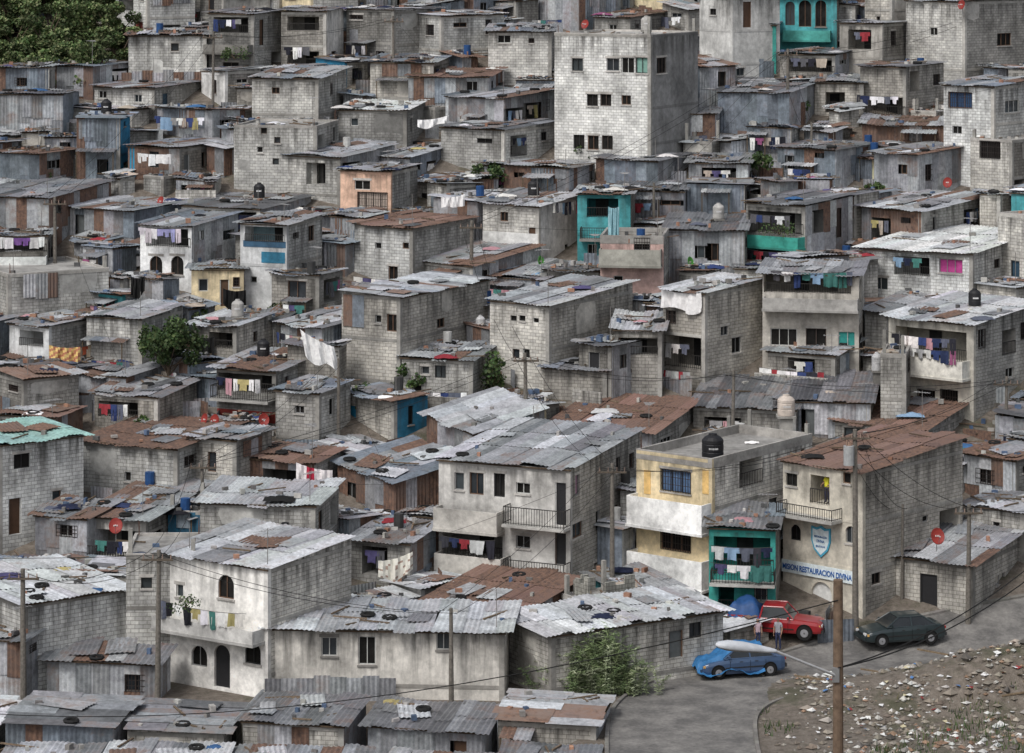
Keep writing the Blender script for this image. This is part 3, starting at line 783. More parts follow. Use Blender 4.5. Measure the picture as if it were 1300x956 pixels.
H(312,400,436,588,640,'r','b','R',al=25,kt=.1)
H(430,500,600,612,665,'r','x','x',al=50,kt=.14,ks=.1,K=.8)
H(445,520,560,690,752,'c','x','x',al=25,kt=.18)
H(543,600,690,550,600,'m','m','G',al=52,kt=.18,ks=.14,K=.9)
H(700,828,882,548,600,'m','b','R',[('g',725,572,20,20),('w',846,565,14,20)],al=22,kt=.14,over=.5,K=.8)
H(625,682,700,560,605,'c','x','T',kt=.25,al=20,K=.9)
H(880,1010,1030,520,560,'c','c','d',kt=.2,al=10,K=.8)
H(1000,1105,1112,512,560,'m','c','d',b=6,kt=.16,K=.8)
H(1060,1175,1240,545,590,'c','b','R',al=22,kt=.12,K=.8)
H(950,1040,1062,590,640,'b','b','f',[('w',1020,600,12,10)],al=15)
H(440,500,543,510,560,'b','u','B',[('d',447,530,10,30,(.02,.2,.35))],al=50,kt=.08,ks=.03)
H(275,350,402,472,542,'c','b','r',[('o',313,486,72,22),('C',313,528,74,14,(.3,.05,.04)),('I',313,498,72,16),('l',313,478,60,4)],al=28,kt=.15,over=.5)
H(434,508,622,377,505,'b','b','x',[('w',498,410,14,22),('w',480,405,8,10),('w',560,410,10,12),('w',590,440,10,12)],al=32)
H(510,600,630,458,520,'b','c','g',[('w',559,472,14,16),('w',540,470,10,10),('w',530,495,10,12)],al=18,kt=.16)
H(622,697,803,388,505,'k','b','g',[('w',652,404,8,7),('w',663,404,8,7),('w',680,407,8,7),('w',655,449,9,12),('w',668,449,9,12),('d',735,480,14,26)],al=34)
H(762,842,846,300,405,'p','c','F',[('P',800,326,80,20,(.5,.49,.43)),('w',785,357,12,14),('g',815,310,20,16),('d',800,392,14,30)],b=5)
H(733,800,806,246,345,'t','c','g',[('I',768,296,60,14),('o',765,264,40,24),('w',752,318,12,16)],b=5)
H(842,895,968,372,500,'c','b','g',[('s',868,382,50,26,(.8,.79,.78)),('g',852,402,12,16),('o',868,447,44,40),('l',866,434,46,4),('w',935,438,12,20),('w',920,420,10,12)],al=36,kt=.12)
H(780,840,842,420,505,'c','c','g',[('o',810,440,50,22),('w',795,475,14,14)],b=5,kt=.2)
H(968,1090,1097,350,485,'e','b','g',[('o',1025,359,110,26),('P',1030,385,120,14,(.38,.37,.35)),('L',1030,345,110,4),('w',995,428,34,22),('w',1036,428,26,22),('w',1076,433,24,24,(.05,.3,.27))],b=5,kt=.12)
H(1095,1235,1320,322,412,'k','b','W',[('w',1207,338,30,18,(.45,.07,.25)),('o',1158,338,44,24),('l',1158,326,44,4),('w',1118,360,18,16)],al=24,kt=.1,over=.5)
H(1098,1180,1240,400,470,'b','b','g',al=20)
H(845,945,948,293,362,'m','c','d',[('w',911,320,16,22),('w',890,320,10,16)],b=6)
H(947,1022,1082,262,352,'c','m','d',[('o',985,283,70,28),('P',985,306,74,14,(.06,.42,.34)),('l',985,272,60,4),('o',985,330,70,24),('C',955,330,10,40,(.06,.42,.34)),('l',985,318,60,4)],al=30)
H(1095,1170,1250,268,330,'r','c','g',al=35,kt=.15,over=.5)
H(988,1060,1108,190,245,'M','m','d',al=30)
H(1110,1165,1235,197,262,'m','m','x',[('w',1150,215,12,12)],al=35)
H(1198,1262,1320,110,245,'k','b','x',[('g',1219,127,30,20,(.05,.1,.2)),('w',1285,135,18,16),('w',1215,165,12,10)],al=30,kt=.1)
H(1232,1285,1330,178,262,'k','c','f',[('g',1257,190,26,22)],al=30)
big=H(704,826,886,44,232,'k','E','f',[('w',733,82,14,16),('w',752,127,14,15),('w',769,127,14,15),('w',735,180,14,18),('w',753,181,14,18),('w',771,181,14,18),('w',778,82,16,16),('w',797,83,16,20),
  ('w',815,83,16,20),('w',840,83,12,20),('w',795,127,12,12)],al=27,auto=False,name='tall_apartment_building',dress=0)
H(755,800,850,22,60,'b','c','r',[('w',778,36,10,10)],al=27,kt=.1)
H(985,1062,1066,0,75,'t','c','g',[('a',1022,17,16,34),('a',1042,17,14,34),('a',1003,17,12,30),('P',1025,45,60,12,(.1,.45,.4))],b=5,name='turquoise_arched_house')
H(925,985,990,32,95,'n','c','x',[('w',950,45,12,16),('w',970,45,10,16)],b=5)
H(888,930,990,-5,110,'e','e','g',[('w',905,15,8,8)],al=50)
H(1066,1120,1150,30,110,'e','c','g',al=25)
H(1150,1225,1330,2,118,'b','c','g',[('w',1275,50,18,16),('w',1185,40,10,10)],al=40)
H(1092,1150,1198,85,160,'c','c','d',[('o',1125,135,50,24),('l',1125,122,60,4)],al=28)
H(990,1060,1090,70,118,'c','m','d',[('o',1030,84,60,16),('l',1030,74,56,4)],al=20)
H(912,1002,1034,118,182,'M','m','d',al=18)
H(820,908,912,145,192,'r','m','d',b=4)
H(1034,1096,1100,105,150,'b','c','x',b=5)
H(1095,1200,1205,160,200,'r','m','r',b=5,kt=.15)
H(640,722,755,213,265,'r','r','g',al=20)
H(757,835,875,205,250,'M','m','d',al=24)
H(875,950,952,208,250,'m','m','x',b=5)
H(783,868,873,243,300,'m','m','d',b=5)
H(873,945,950,235,290,'M','c','d',b=5)
H(613,684,735,262,338,'b','w','g',[('C',648,315,70,40,(.74,.74,.72)),('w',640,275,10,12),('l',704,255,48,4),('d',676,300,12,22)],al=30)
H(450,524,602,290,370,'k','b','R',[('w',499,350,12,24),('w',480,312,8,8),('w',515,312,8,8)],al=36)
H(530,600,686,338,385,'c','m','g',al=42,kt=.14,K=.8)
H(305,364,409,285,402,'w','b','g',[('o',336,298,50,20,(.2,.3,.34)),('C',347,327,30,14,(.04,.2,.32)),('w',350,355,10,10),('w',322,355,8,8),('d',362,385,7,30,(.05,.35,.45)),('C',336,310,54,8,(.05,.12,.2))],al=24)
H(178,243,302,288,375,'w','m','x',[('a',198,337,16,24),('a',225,337,16,24),('o',214,302,56,24),('l',212,289,60,5,[(.7,.7,.7),(.6,.55,.6),(.5,.4,.5),(.3,.3,.5)])],al=30)
H(243,309,315,342,402,'y','c','g',[('w',258,362,12,16),('d',285,372,12,34),('g',300,358,8,12)],b=5)
H(432,496,530,218,290,'o','c','x',[('g',473,257,38,26,(.5,.42,.36)),('w',460,235,20,12)],al=22)
H(297,402,430,160,247,'b','b','f',[('w',335,166,8,8),('w',352,178,8,8),('w',350,205,8,8),('w',330,190,8,8)],al=14,dress=.3)
H(98,152,165,150,228,'M','u','B',al=10)
H(163,228,292,188,240,'r','c','x',[('l',208,195,50,4,[(.7,.7,.7)]),('C',168,205,8,40,(.03,.25,.42))],al=30)
H(120,196,275,112,152,'k','b','r',[('w',130,120,10,10),('w',175,125,10,10)],al=34)
H(163,262,268,45,105,'b','b','r',[('w',222,60,10,10)],b=5)
H(265,322,362,18,110,'c','b','d',[('o',293,32,44,20),('P',293,62,56,10,(.25,.24,.22)),('w',293,85,20,12),('l',293,25,44,4)],al=25)
H(320,404,440,100,175,'b','b','x',[('w',350,115,10,8)],al=18)
H(357,414,436,15,98,'c','w','d',[('o',385,30,40,18),('l',380,60,40,4),('o',385,75,40,20)],al=18)
H(470,550,570,80,135,'b','c','x',al=12)
H(430,516,540,140,200,'c','c','W',[('w',450,155,10,10)],al=14,kt=.12)
H(519,620,640,98,150,'x','m','R',al=12,kt=.14)
H(515,560,640,20,90,'b','b','g',al=55)
H(620,700,706,40,110,'b','c','x',b=5)
H(440,500,560,12,90,'c','b','g',al=40)
H(566,640,704,125,190,'m','m','x',al=34)
H(560,640,704,165,228,'c','b','d',al=34)
H(0,62,70,86,150,'M','c','g',b=5)
H(62,118,165,84,130,'r','m','x',al=35)
H(0,80,100,120,185,'m','M','d',al=12)
H(-10,50,100,195,250,'M','r','r',al=35)
H(365,432,500,200,262,'b','m','x',al=34)
H(430,520,578,200,236,'m','M','g',al=28,kt=.14)
H(-40,62,140,252,318,'m','r','d',al=30)
H(90,170,245,268,318,'x','M','g',al=36)
H(230,330,395,265,312,'c','m','d',al=28)
H(-20,60,66,300,360,'c','c','g',[('o',30,308,60,24),('l',30,300,60,4,[(.7,.7,.7),(.6,.6,.6),(.2,.1,.3)]),('P',30,332,64,14,(.66,.68,.66))],b=5)
H(-40,10,138,348,425,'b','b','f',al=70,auto=False,dress=.3)
H(110,180,232,405,480,'b','b','g',al=32)
H(12,62,130,415,485,'w','b','g',[('o',40,430,30,20),('l',85,440,40,5,[(.4,.1,.05),(.5,.4,.3),(.45,.15,.2)])],al=40)
H(0,30,100,482,560,'c','b','x',al=60)
H(100,160,215,480,520,'m','m','g',al=35)
H(120,200,250,505,560,'c','c','x',[('o',150,520,50,20),('l',150,510,50,4)],al=28)
H(243,300,345,415,480,'c','b','g',[('s',262,443,26,34,(.02,.02,.02)),('o',280,432,30,20)],al=30)
H(345,405,435,350,420,'c','b','x',al=28)
H(365,430,440,440,520,'c','c','d',[('o',420,440,26,26)],b=4)
H(690,770,782,470,520,'c','b','x',al=15)
H(1240,1290,1330,365,430,'b','b','g',al=35)
H(1225,1290,1330,585,660,'m','c','R',al=35)
H(1225,1300,1340,650,715,'b','m','g',al=30)
H(975,1060,1095,452,505,'c','c','g',al=22,kt=.2)
H(1118,1150,1152,450,560,'b','c','f',b=4)
H(45,110,150,660,735,'m','m','r',al=30,kt=.2)
H(240,300,345,560,640,'b','c','g',al=30)
H(350,405,445,500,570,'c','b','x',[('w',380,520,12,10)],al=30)
H(0,70,104,530,590,'c','r','R',al=24)
H(735,776,815,440,520,'c','m','d',al=34)
H(600,690,740,355,392,'m','r','g',al=28,kt=.2)
H(690,760,782,345,395,'c','c','d',al=18)

# ---------------------------------------------------------------- in-fill shacks and block houses between surveyed ones
def quadfor(X,Y,al,a,b):
    dl=Vector((-cos(al),sin(al)));dr=Vector((sin(al),cos(al)));C=Vector((X,Y)); return [C,C+dl*a,C+dl*a+dr*b,C+dr*b]
def overlaps(q,shr=.1):
    cx=sum(p[0] for p in q)/4;cy=sum(p[1] for p in q)/4
    smp=[(q[0]*(1-s)*(1-t)+q[1]*s*(1-t)+q[2]*s*t+q[3]*(1-s)*t) for s in (.1,.36,.64,.9) for t in (.1,.36,.64,.9)]
    for f in FOOT:
        fq=f[0]
        if abs(fq[0][0]-cx)>22 or abs(fq[0][1]-cy)>22: continue
        if any(inquad(p,fq) for p in smp): return True
        fs=[(fq[0]*(1-s)*(1-t)+fq[1]*s*(1-t)+fq[2]*s*t+fq[3]*(1-s)*t) for s in (.08,.5,.92) for t in (.08,.5,.92)]
        if any(inquad(p,q) for p in fs): return True
    return False
nf=0
# low sheds in the hollow below the front row (lower-left)
for (Y0,zr) in ((134.2,.55),(128.2,-.25),(122.5,-.6)):
    X=-34.
    while X<3.6:
        a=R.uniform(3.5,6.5); al=radians(R.choice([3,6,10]))
        z=zr+R.uniform(-.35,.15)
        if X-a*.5>3.0: break
        xx=min(X+a,3.8)
        _,dl_,dr_,q=build_house('tin_shack' if R.random()<.5 else 'cinder_block_house',(xx,Y0+R.uniform(-.4,.4)),al,xx-X-.15,R.uniform(4.2,5.),z,-4.5,R.choice('mMbxc'),R.choice('mbc'),R.choice('gddxgggdG'),kt=R.uniform(.0,.05),ks=R.uniform(-.01,.02),fence=0,dress=.6)
        FOOT.append((q,0,0,-9999,Y0,-9999))
        X=xx+R.uniform(.1,.9)
def roadclear(q):
    return all(p[1]>rcs(max(-85,min(85,p[0])))+4.4 for p in q)
SPOTS=[]
for ps in range(5):
    Y=146.0
    while Y<272:
        lim=Y*.173+ (15 if ps==0 else 6)
        X=-lim+R.uniform(0,3)
        while X<lim:
            big_=ps==0
            if ps==0: a=R.uniform(2.8,5.4); b=R.uniform(2.8,5)
            elif ps<3: a=R.uniform(2.1,3.6); b=R.uniform(2.,3.2)
            else: a=R.uniform(1.3,2.2); b=R.uniform(1.2,2.)
            al=radians(R.uniform(5,60))+X/Y
            q=quadfor(X,Y,al,a,b)
            if (X/Y*F+650<175 and Y>215) or not roadclear(q) or overlaps(q): X+=R.uniform(.9,1.8); continue
            g=gz(X,Y); hgt=R.choice([2.1,2.5,2.9,3.4,4.4,5.2,6.0,6.6]) if big_ else R.uniform(1.7,3.4)
            if Y>262: hgt=R.uniform(2.5,4)
            if X/Y*F+650<185 and Y>206: hgt=2.2
            pxs=[p[0]/p[1]*F+650 for p in q]; p0,p1=min(pxs),max(pxs)
            ymin=-9999
            for f in FOOT:
                if f[4]>Y-1.5 and f[2]>p0-6 and f[1]<p1+6 and f[3]-f[5]>0:
                    ymin=max(ymin,f[3]-6-(.24 if Y>172 else .06)*(f[3]-f[5]))
            kt=R.uniform(-.08,.14)
            zmax=HC-(ymin-YH)/F*(Y+(b*.8 if kt>0 else 0))
            h=min(hgt,zmax-g-.15-max(0,kt)*b*.6)
            if h<1.1:
                SPOTS.append((X,Y)); X+=R.uniform(.8,1.6); continue
            t=R.random()
            if t<.54:
                L=R.choice('mMrxmcMm');Rr=R.choice('mMrxmb'); nm='tin_shack'
            else: L=R.choice('bbbcckebbbbkwtcbbuyb');Rr=R.choice('bbbcce'); nm='cinder_block_house'
            roof=R.choice('ggggggGddddxxxrRGBff' if nm!='tin_shack' else 'gggGddxxrB')
            swap=R.random()<.3
            unf=roof=='f' and zmax-g-h>.6
            build_house(nm,(X,Y),al,a,b,g+h,g-3,L,Rr,roof,ks=(kt if swap else R.uniform(-.04,.05)),kt=(R.uniform(-.02,.03) if swap else kt),over=R.uniform(.15,.5),fence=.4 if ps<3 else 0,dress=1 if ps<3 else .3,unfin=unf)
            FOOT.append((q,p0,p1,-9999,Y,-9999)); nf+=1
            dl=(q[1]-q[0]).normalized();n=-(q[3]-q[0]).normalized()
            if R.random()<.4 and h>1.7 and ps<3:
                p=q[0]+dl*.2+n*.6; r=q[0]+dl*(a-.2)+n*.6
                laundry((p.x,p.y,g+h-.5),(r.x,r.y,g+h-.55))
            if zmax-g-h>1.8 and a>2.8 and R.random()<(.65 if roof=='f' else .35):
                aa_,bb_=a*R.uniform(.35,.7),b*R.uniform(.4,.7); c2=q[0]+dl*R.uniform(.2,1)-n*.5
                build_house('rooftop_shack',c2,al,aa_,bb_,g+h+R.uniform(1.2,2.),g+h-.2,R.choice('mMxrc'),R.choice('mMx'),R.choice('gdxr'),kt=R.uniform(-.05,.1),auto=R.random()<.5,fence=0,dress=0,over=.25)
            X+=a*cos(al)*R.uniform(.3,.9)+.3
        Y+=R.uniform(1.4,2.2) if ps==0 else R.uniform(1.,1.7)
print('fillers',nf,'spots',len(SPOTS))

jb=MB()
for (X,Y) in SPOTS+[(R.uniform(-48,48),R.uniform(158,265)) for _ in range(900)]:
    if any(inquad(Vector((X,Y)),f[0]) for f in FOOT): continue
    if Y<rcs(max(-85,min(85,X)))+4.5: continue
    g=gz(X,Y)
    for _ in range(R.randint(3,6)):
        x=X+R.uniform(-1.2,1.2);y=Y+R.uniform(-1,1); an=R.uniform(0,pi); d=Vector((cos(an),sin(an),0));e=Vector((-sin(an),cos(an),0)); k=R.random()
        if k<.5: jb.box((x,y,gz(x,y)-.05),d*R.uniform(.15,.6),e*R.uniform(.15,.4),(0,0,R.uniform(.1,.5)),'rock',jit(R.choice([(.3,.29,.27),(.22,.2,.18),(.35,.18,.12),(.55,.54,.51),(.1,.1,.1),(.08,.12,.2)]),.3))
        elif k<.8:
            L=R.uniform(.8,2); corr(jb,lambda u,v,of:tuple(Vector((x,y,g+.1))+d*u+e*of+Vector((0,R.uniform(.0,.02),v))),0,L,-.3,R.uniform(.4,1.1),mcol('mix'))
        else: jb.box((x,y,g+.1),d*R.uniform(1,2),e*.1,(0,0,.07),'wood',(.15,.11,.08))
jb.obj('yard_clutter')

# ---------------------------------------------------------------- loose sheets, dishes, tanks
def P3(px,py,Y): x,z=XZ(px,py,Y); return Vector((x,Y,z))
sheet('hanging_sheet',P3(381,418,171),P3(424,440,171),1.5,(.82,.82,.81),slant=.35,wav=.14)
sheet('hanging_blanket',P3(376,587,160),P3(422,597,160),1.35,(.78,.74,.74),(.4,.03,.06),patt=lambda u,v:(abs(u-.35)<.08 or v>.85))
sheet('hanging_blanket',P3(480,712,150.3),P3(524,700,150.3),1.15,(.78,.76,.68),(.4,.3,.25),patt=lambda u,v:(int(u*9)+int(v*7))%3==0 and R.random()<.4)
sheet('hanging_tarp',P3(283,366,184),P3(312,368,184),1.2,(.015,.015,.015))
sheet('hanging_sheet',P3(560,250,195),P3(590,246,195),.8,(.8,.8,.8))
sheet('hanging_tarp',P3(772,262,188),P3(786,262,188),2.6,(.3,.5,.55))
sheet('hanging_sheet',P3(195,192,206),P3(226,192,206),1.5,(.8,.8,.82))
sheet('hanging_blanket',P3(62,438,176),P3(102,440,176),.9,(.45,.2,.12),(.7,.5,.2),patt=lambda u,v:int(u*8+v*4)%2==0)
sheet('hanging_sheet',P3(530,152,208),P3(570,146,208),.6,(.8,.8,.8))
sheet('hanging_tarp',P3(166,352,184),P3(184,350,184),1.3,(.02,.02,.02))
fb=MB()
x=XZ(336,0,140.9)[0]; x1f=XZ(496,0,140.9)[0]
while x<x1f:
    corr(fb,lambda q,z,of:(q,140.9+of,z),x,x+.8,-1.,1.15+R.uniform(-.08,.08),mcol('gray')); x+=.78
fb.obj('corrugated_fence')
def dz(px,py,yb,col=(.27,.035,.028),az=None,r=.36):
    Y=ginv(yb)-.5; x,z=XZ(px,py,Y); dish(x,Y,z,col,R.uniform(-.9,.3) if az is None else az,R.uniform(.2,.5),r)
for (px,py,yb) in [(147,668,736),(260,533,560),(273,534,560),(335,533,560),(1190,681,792),(1203,232,262),(204,256,280),(677,247,270),(624,345,362),(743,31,110),(404,203,225),(1221,6,118)]:
    dz(px,py,yb,r=.42 if yb>700 else .36)
for (px,py,yb) in [(876,333,362),(686,332,350)]: dz(px,py,yb,(.08,.3,.05),az=.9)
def tk(px,py,yb,col,r=.5,h=1.15):
    Y=ginv(yb); x,z=XZ(px,py,Y); tank(x,Y,z,col,r,h)
yp=Vector((yel['X'],yel['Y']))+yel['dl']*.9+yel['dr']*1.4
tank(yp.x,yp.y,yel['zt']-.3,col=(.015,.015,.017),r=.58,h=1.3)
tk(362,697,785,(.015,.015,.017),.5,1.3); tk(998,527,600,(.55,.48,.42),.5,1.1); tk(1113,470,520,(.5,.5,.5),.3,1.); tk(610,418,440,(.6,.6,.6),.3,.8)
for h in R.sample([h for h in ALLH if h[1]>165],9):
    p=Vector((h[0],h[1]))+h[3]*h[5]*R.uniform(.3,.7)+h[4]*h[6]*.6; tank(p.x,p.y,h[2]+.15+h[8]*h[6]*.6+h[7]*h[5]*.5,R.choice([(.018,.018,.02),(.02,.02,.022),(.4,.39,.37)]),.38,.95)

# ---------------------------------------------------------------- signs on the mission building
def ftext(body,P,xd,nrm,width,col,par,name):
    cu=bpy.data.curves.new(name,'FONT'); cu.body=body; cu.size=1; cu.extrude=.01; cu.align_x='CENTER'; cu.offset=.018
    m,nt,b=newmat('sign_letter_paint')
    n=nd(nt,'ShaderNodeTexNoise',{'Scale':6.}).outputs[0]; rgb=nd(nt,'ShaderNodeRGB'); rgb.outputs[0].default_value=(*col,1)
    c=mul(nt,rgb.outputs[0],gray(nt,mr(nt,n,.3,.7,.8,1.1))); nt.links.new(c,b.inputs['Base Color'])
    cu.materials.append(m); o=bpy.data.objects.new(name,cu); scene.collection.objects.link(o)
    bpy.context.view_layer.update(); s=width/max(.01,o.dimensions.x)
    x=Vector(xd).normalized();z=Vector(nrm).normalized();y=Vector((0,0,1))
    Mx=Matrix((( x.x,y.x,z.x,P[0]),(x.y,y.y,z.y,P[1]),(x.z,y.z,z.z,P[2]),(0,0,0,1)))
    o.matrix_world=Mx@Matrix.Diagonal((s,s*1.35,1,1))
    o.parent=par
    return o
N3=(-mis['dr']).to_3d(); X3=(-mis['dl']).to_3d()
sg=empty('church_name_sign'); sb=MB()
def mp(px,py,off):
    s,d=mis['fd'](px); p=Vector((mis['X'],mis['Y']))+mis['dl']*d-mis['dr']*off; return Vector((p.x,p.y,mis['zat'](s,d,py)))
A=mp(993.5,733,.05);B=mp(1084,733,.05); zz_=(A.z+B.z)/2; A.z=B.z=zz_
sb.box(A,B-A,N3*.04,(0,0,.66),'paint',(.72,.80,.82)); sb.obj('board',sg)
mid=(A+B)/2+N3*.055+Vector((0,0,.17)); ftext('MISION RESTAURACION DIVINA',mid,X3,N3,(B-A).length*.97,(.01,.10,.36),sg,'lettering')
sh=empty('church_shield_sign'); s2=MB(); c0=mp(1043,687,.04)
def shp(k,off):
    pts=[(-.62,.75),(-.3,.68),(0,.82),(.3,.68),(.62,.75),(.62,0),(.45,-.45),(0,-.85),(-.45,-.45),(-.62,0)]
    return [c0+X3*(x*k*1.0)+Vector((0,0,y*k))+N3*off for x,y in pts]
f0=shp(1,.04);f1=shp(.84,.05); s2.face(f0,'paint',(.08,.38,.55)); s2.face(f1,'paint',(.70,.79,.82))
bk=shp(1,-.03)
for i in range(10): s2.face([f0[i],f0[(i+1)%10],bk[(i+1)%10],bk[i]],'paint',(.05,.3,.45))
s2.obj('shield',sh)
for i,(t,w) in enumerate((('RESTAURACION',.8),('DIVINA',.5),('JESUS SALVA',.62))):
    ftext(t,c0+N3*.055+Vector((0,0,.18-.25*i)),X3,N3,w,(.03,.12,.3),sh,'lettering')
ftext('MISION',c0+N3*.03+Vector((0,0,.95)),X3,N3,1.0,(.02,.1,.3),sh,'lettering')

# ---------------------------------------------------------------- utility poles and wires
TOPS={}
def pole(key,px,ytop,yb,r=.13,arm=True,col=(.17,.155,.135),Y=None,name='utility_pole'):
    Y=Y or ginv(yb); X,zt=XZ(px,ytop,Y); g=gz(X,Y)-.3
    mb=MB(); mb.cyl((X,Y,g),(X+R.uniform(-.08,.08),Y,zt),r*1.25,r*.8,'wood',col,10)
    if arm:
        mb.box((X-.75,Y-.18,zt-.5),(1.5,0,0),(0,.09,0),(0,0,.1),'wood',(.12,.1,.08))
        for dx in (-.65,-.2,.25,.65): mb.cyl((X+dx,Y-.14,zt-.4),(X+dx,Y-.14,zt-.2),.035,.025,'plastic',(.3,.22,.18),6)
    TOPS[key]=Vector((X,Y-.14,zt-.22)); mb.obj(name); return X,zt
pole('a',30,722,895);pole('b',200,698,895,.12);pole('c',573,772,896,.11,False);pole('d',777,588,772,.12);pole('e',1086,545,806,.14)
pole('f',668,448,545,.12);pole('g',1229,640,792,.12);pole('h',258,583,665,.1);pole('i',1000,62,170,.12);pole('j',1277,478,545,.1);pole('k',598,280,372,.13)
pole('l',430,455,560,.1,False);pole('m',930,470,560,.1,False);pole('n',1220,25,110,.1);pole('o',70,250,360,.11);pole('p',830,232,310,.1,False);pole('q',270,40,160,.1);pole('r',1145,640,760,.08,False);pole('s',1030,155,220,.09,False);pole('t',500,20,120,.1)
tr=MB(); e=TOPS['e']; tr.cyl((e.x-.35,e.y,e.z-1.6),(e.x-.35,e.y,e.z-.6),.28,.28,'paint',(.35,.36,.36),14); tr.cyl((e.x-.35,e.y,e.z-.6),(e.x-.35,e.y,e.z-.4),.08,.05,'plastic',(.3,.2,.15),8)
for dx in(-.12,.1): tr.cyl((e.x-.35+dx,e.y,e.z-.6),(e.x-.35+dx,e.y,e.z-.35),.04,.03,'plastic',(.3,.2,.15),6)
tr.obj('pole_transformer')
def wire(A,B,sag=.6,r=.014):
    A=Vector(A);B=Vector(B); mb=MB(); pr=A
    for i in range(1,15):
        t=i/14; q=A.lerp(B,t)-Vector((0,0,4*sag*t*(1-t))); mb.cyl(pr,q,r,r,'rubber',(.02,.02,.02),4,False); pr=q
    mb.obj('overhead_wire')
for a,b in (('a','b'),('b','c'),('c','d'),('d','e'),('e','g'),('d','f'),('f','k'),('h','b'),('h','f'),('e','j'),('o','q'),('k','i'),('i','n'),('f','m'),('l','h'),('p','i'),('q','t'),('m','j'),('r','e'),('s','i')):
    for dx in (-.65,.25) : wire(TOPS[a]+Vector((dx,0,0)),TOPS[b]+Vector((dx,0,0)),R.uniform(.4,1.))
for k in TOPS:
    for _ in range(4):
        h=R.choice(ALLH)
        if (Vector((h[0],h[1]))-TOPS[k].xy).length<18: wire(TOPS[k],(h[0],h[1],h[2]-.1),R.uniform(.1,.4),.009)
wire(TOPS['b'],TOPS['b']+Vector((-35,2,2)),1);wire(TOPS['a'],TOPS['a']+Vector((-25,-3,1)),1);wire(TOPS['g'],TOPS['g']+Vector((25,6,1)),1)
for h in R.sample(ALLH,70):
    X=h[0]+h[3].x*.4+h[4].x*.5;Y=h[1]+h[3].y*.4+h[4].y*.5; mb=MB(); hh=R.uniform(1,2.4)
    mb.cyl((X,Y,h[2]-.4),(X,Y,h[2]+hh),.022,.02,'paint',(.2,.19,.18),5)
    if R.random()<.5:
        an=R.uniform(0,pi); d=Vector((cos(an),sin(an),0)); c=Vector((X,Y,h[2]+hh-.1)); mb.cyl(c-d*.5,c+d*.5,.015,.015,'paint',(.3,.3,.3),4)
        e_=Vector((-sin(an),cos(an),0))
        for k in range(6): p=c+d*(-.45+.18*k); mb.cyl(p-e_*(.15+.04*k),p+e_*(.15+.04*k),.012,.012,'paint',(.3,.3,.3),4)
    mb.obj('tv_antenna')

# ---------------------------------------------------------------- foreground street lamp on its pole (nearer hillside)
def fglamp():
    Y=62.; par=empty('street_lamp'); mb=MB(); X,zt=XZ(1064,736,Y); mb.cyl((X,Y,gz(X,Y)-.3),(X,Y,zt),.12,.1,'wood',(.17,.12,.085),14); mb.obj('wooden_pole',par)
    m2=MB(); A=P3(1060,857,Y-.12);B=P3(985,827,Y-1.0); m2.cyl(A,B,.03,.028,'paint',(.5,.5,.5),8); m2.box(A-Vector((.05,.03,.15)),(.14,0,0),(0,.1,0),(0,0,.3),'paint',(.2,.2,.2)); m2.obj('arm',par)
    m3=MB(); d=P3(908,819,Y-1.3)-B; L=d.length; d/=L; up=Vector((0,0,1)); up=(up-d*up.dot(d)).normalized(); sd=d.cross(up)
    st=[(0,.045,.045),(.12,.075,.07),(.3,.1,.10),(.55,.15,.13),(.8,.17,.13),(.95,.11,.08),(1,.02,.02)]
    rings=[]
    for (t,w,h) in st:
        rings.append([B+d*(L*t)+sd*(w*cos(a))+up*(h*sin(a)*(1 if sin(a)>0 else .65)) for a in [2*pi*i/14 for i in range(14)]])
    for i in range(len(rings)-1):
        for k in range(14):
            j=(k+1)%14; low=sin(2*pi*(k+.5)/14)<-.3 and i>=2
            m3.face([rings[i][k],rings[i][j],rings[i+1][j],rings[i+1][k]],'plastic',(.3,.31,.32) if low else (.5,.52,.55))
    m3.obj('lamp_head',par,smooth=True,weld=True)
    for (px,py,dy) in ((1330,700,8),(1330,716,6)): wire(P3(1064,848,Y-.15),P3(px,py,Y+dy),.35,.016)
    wire(P3(1064,762,Y-.15),P3(-30,905,Y+25),.9,.012)
fglamp()

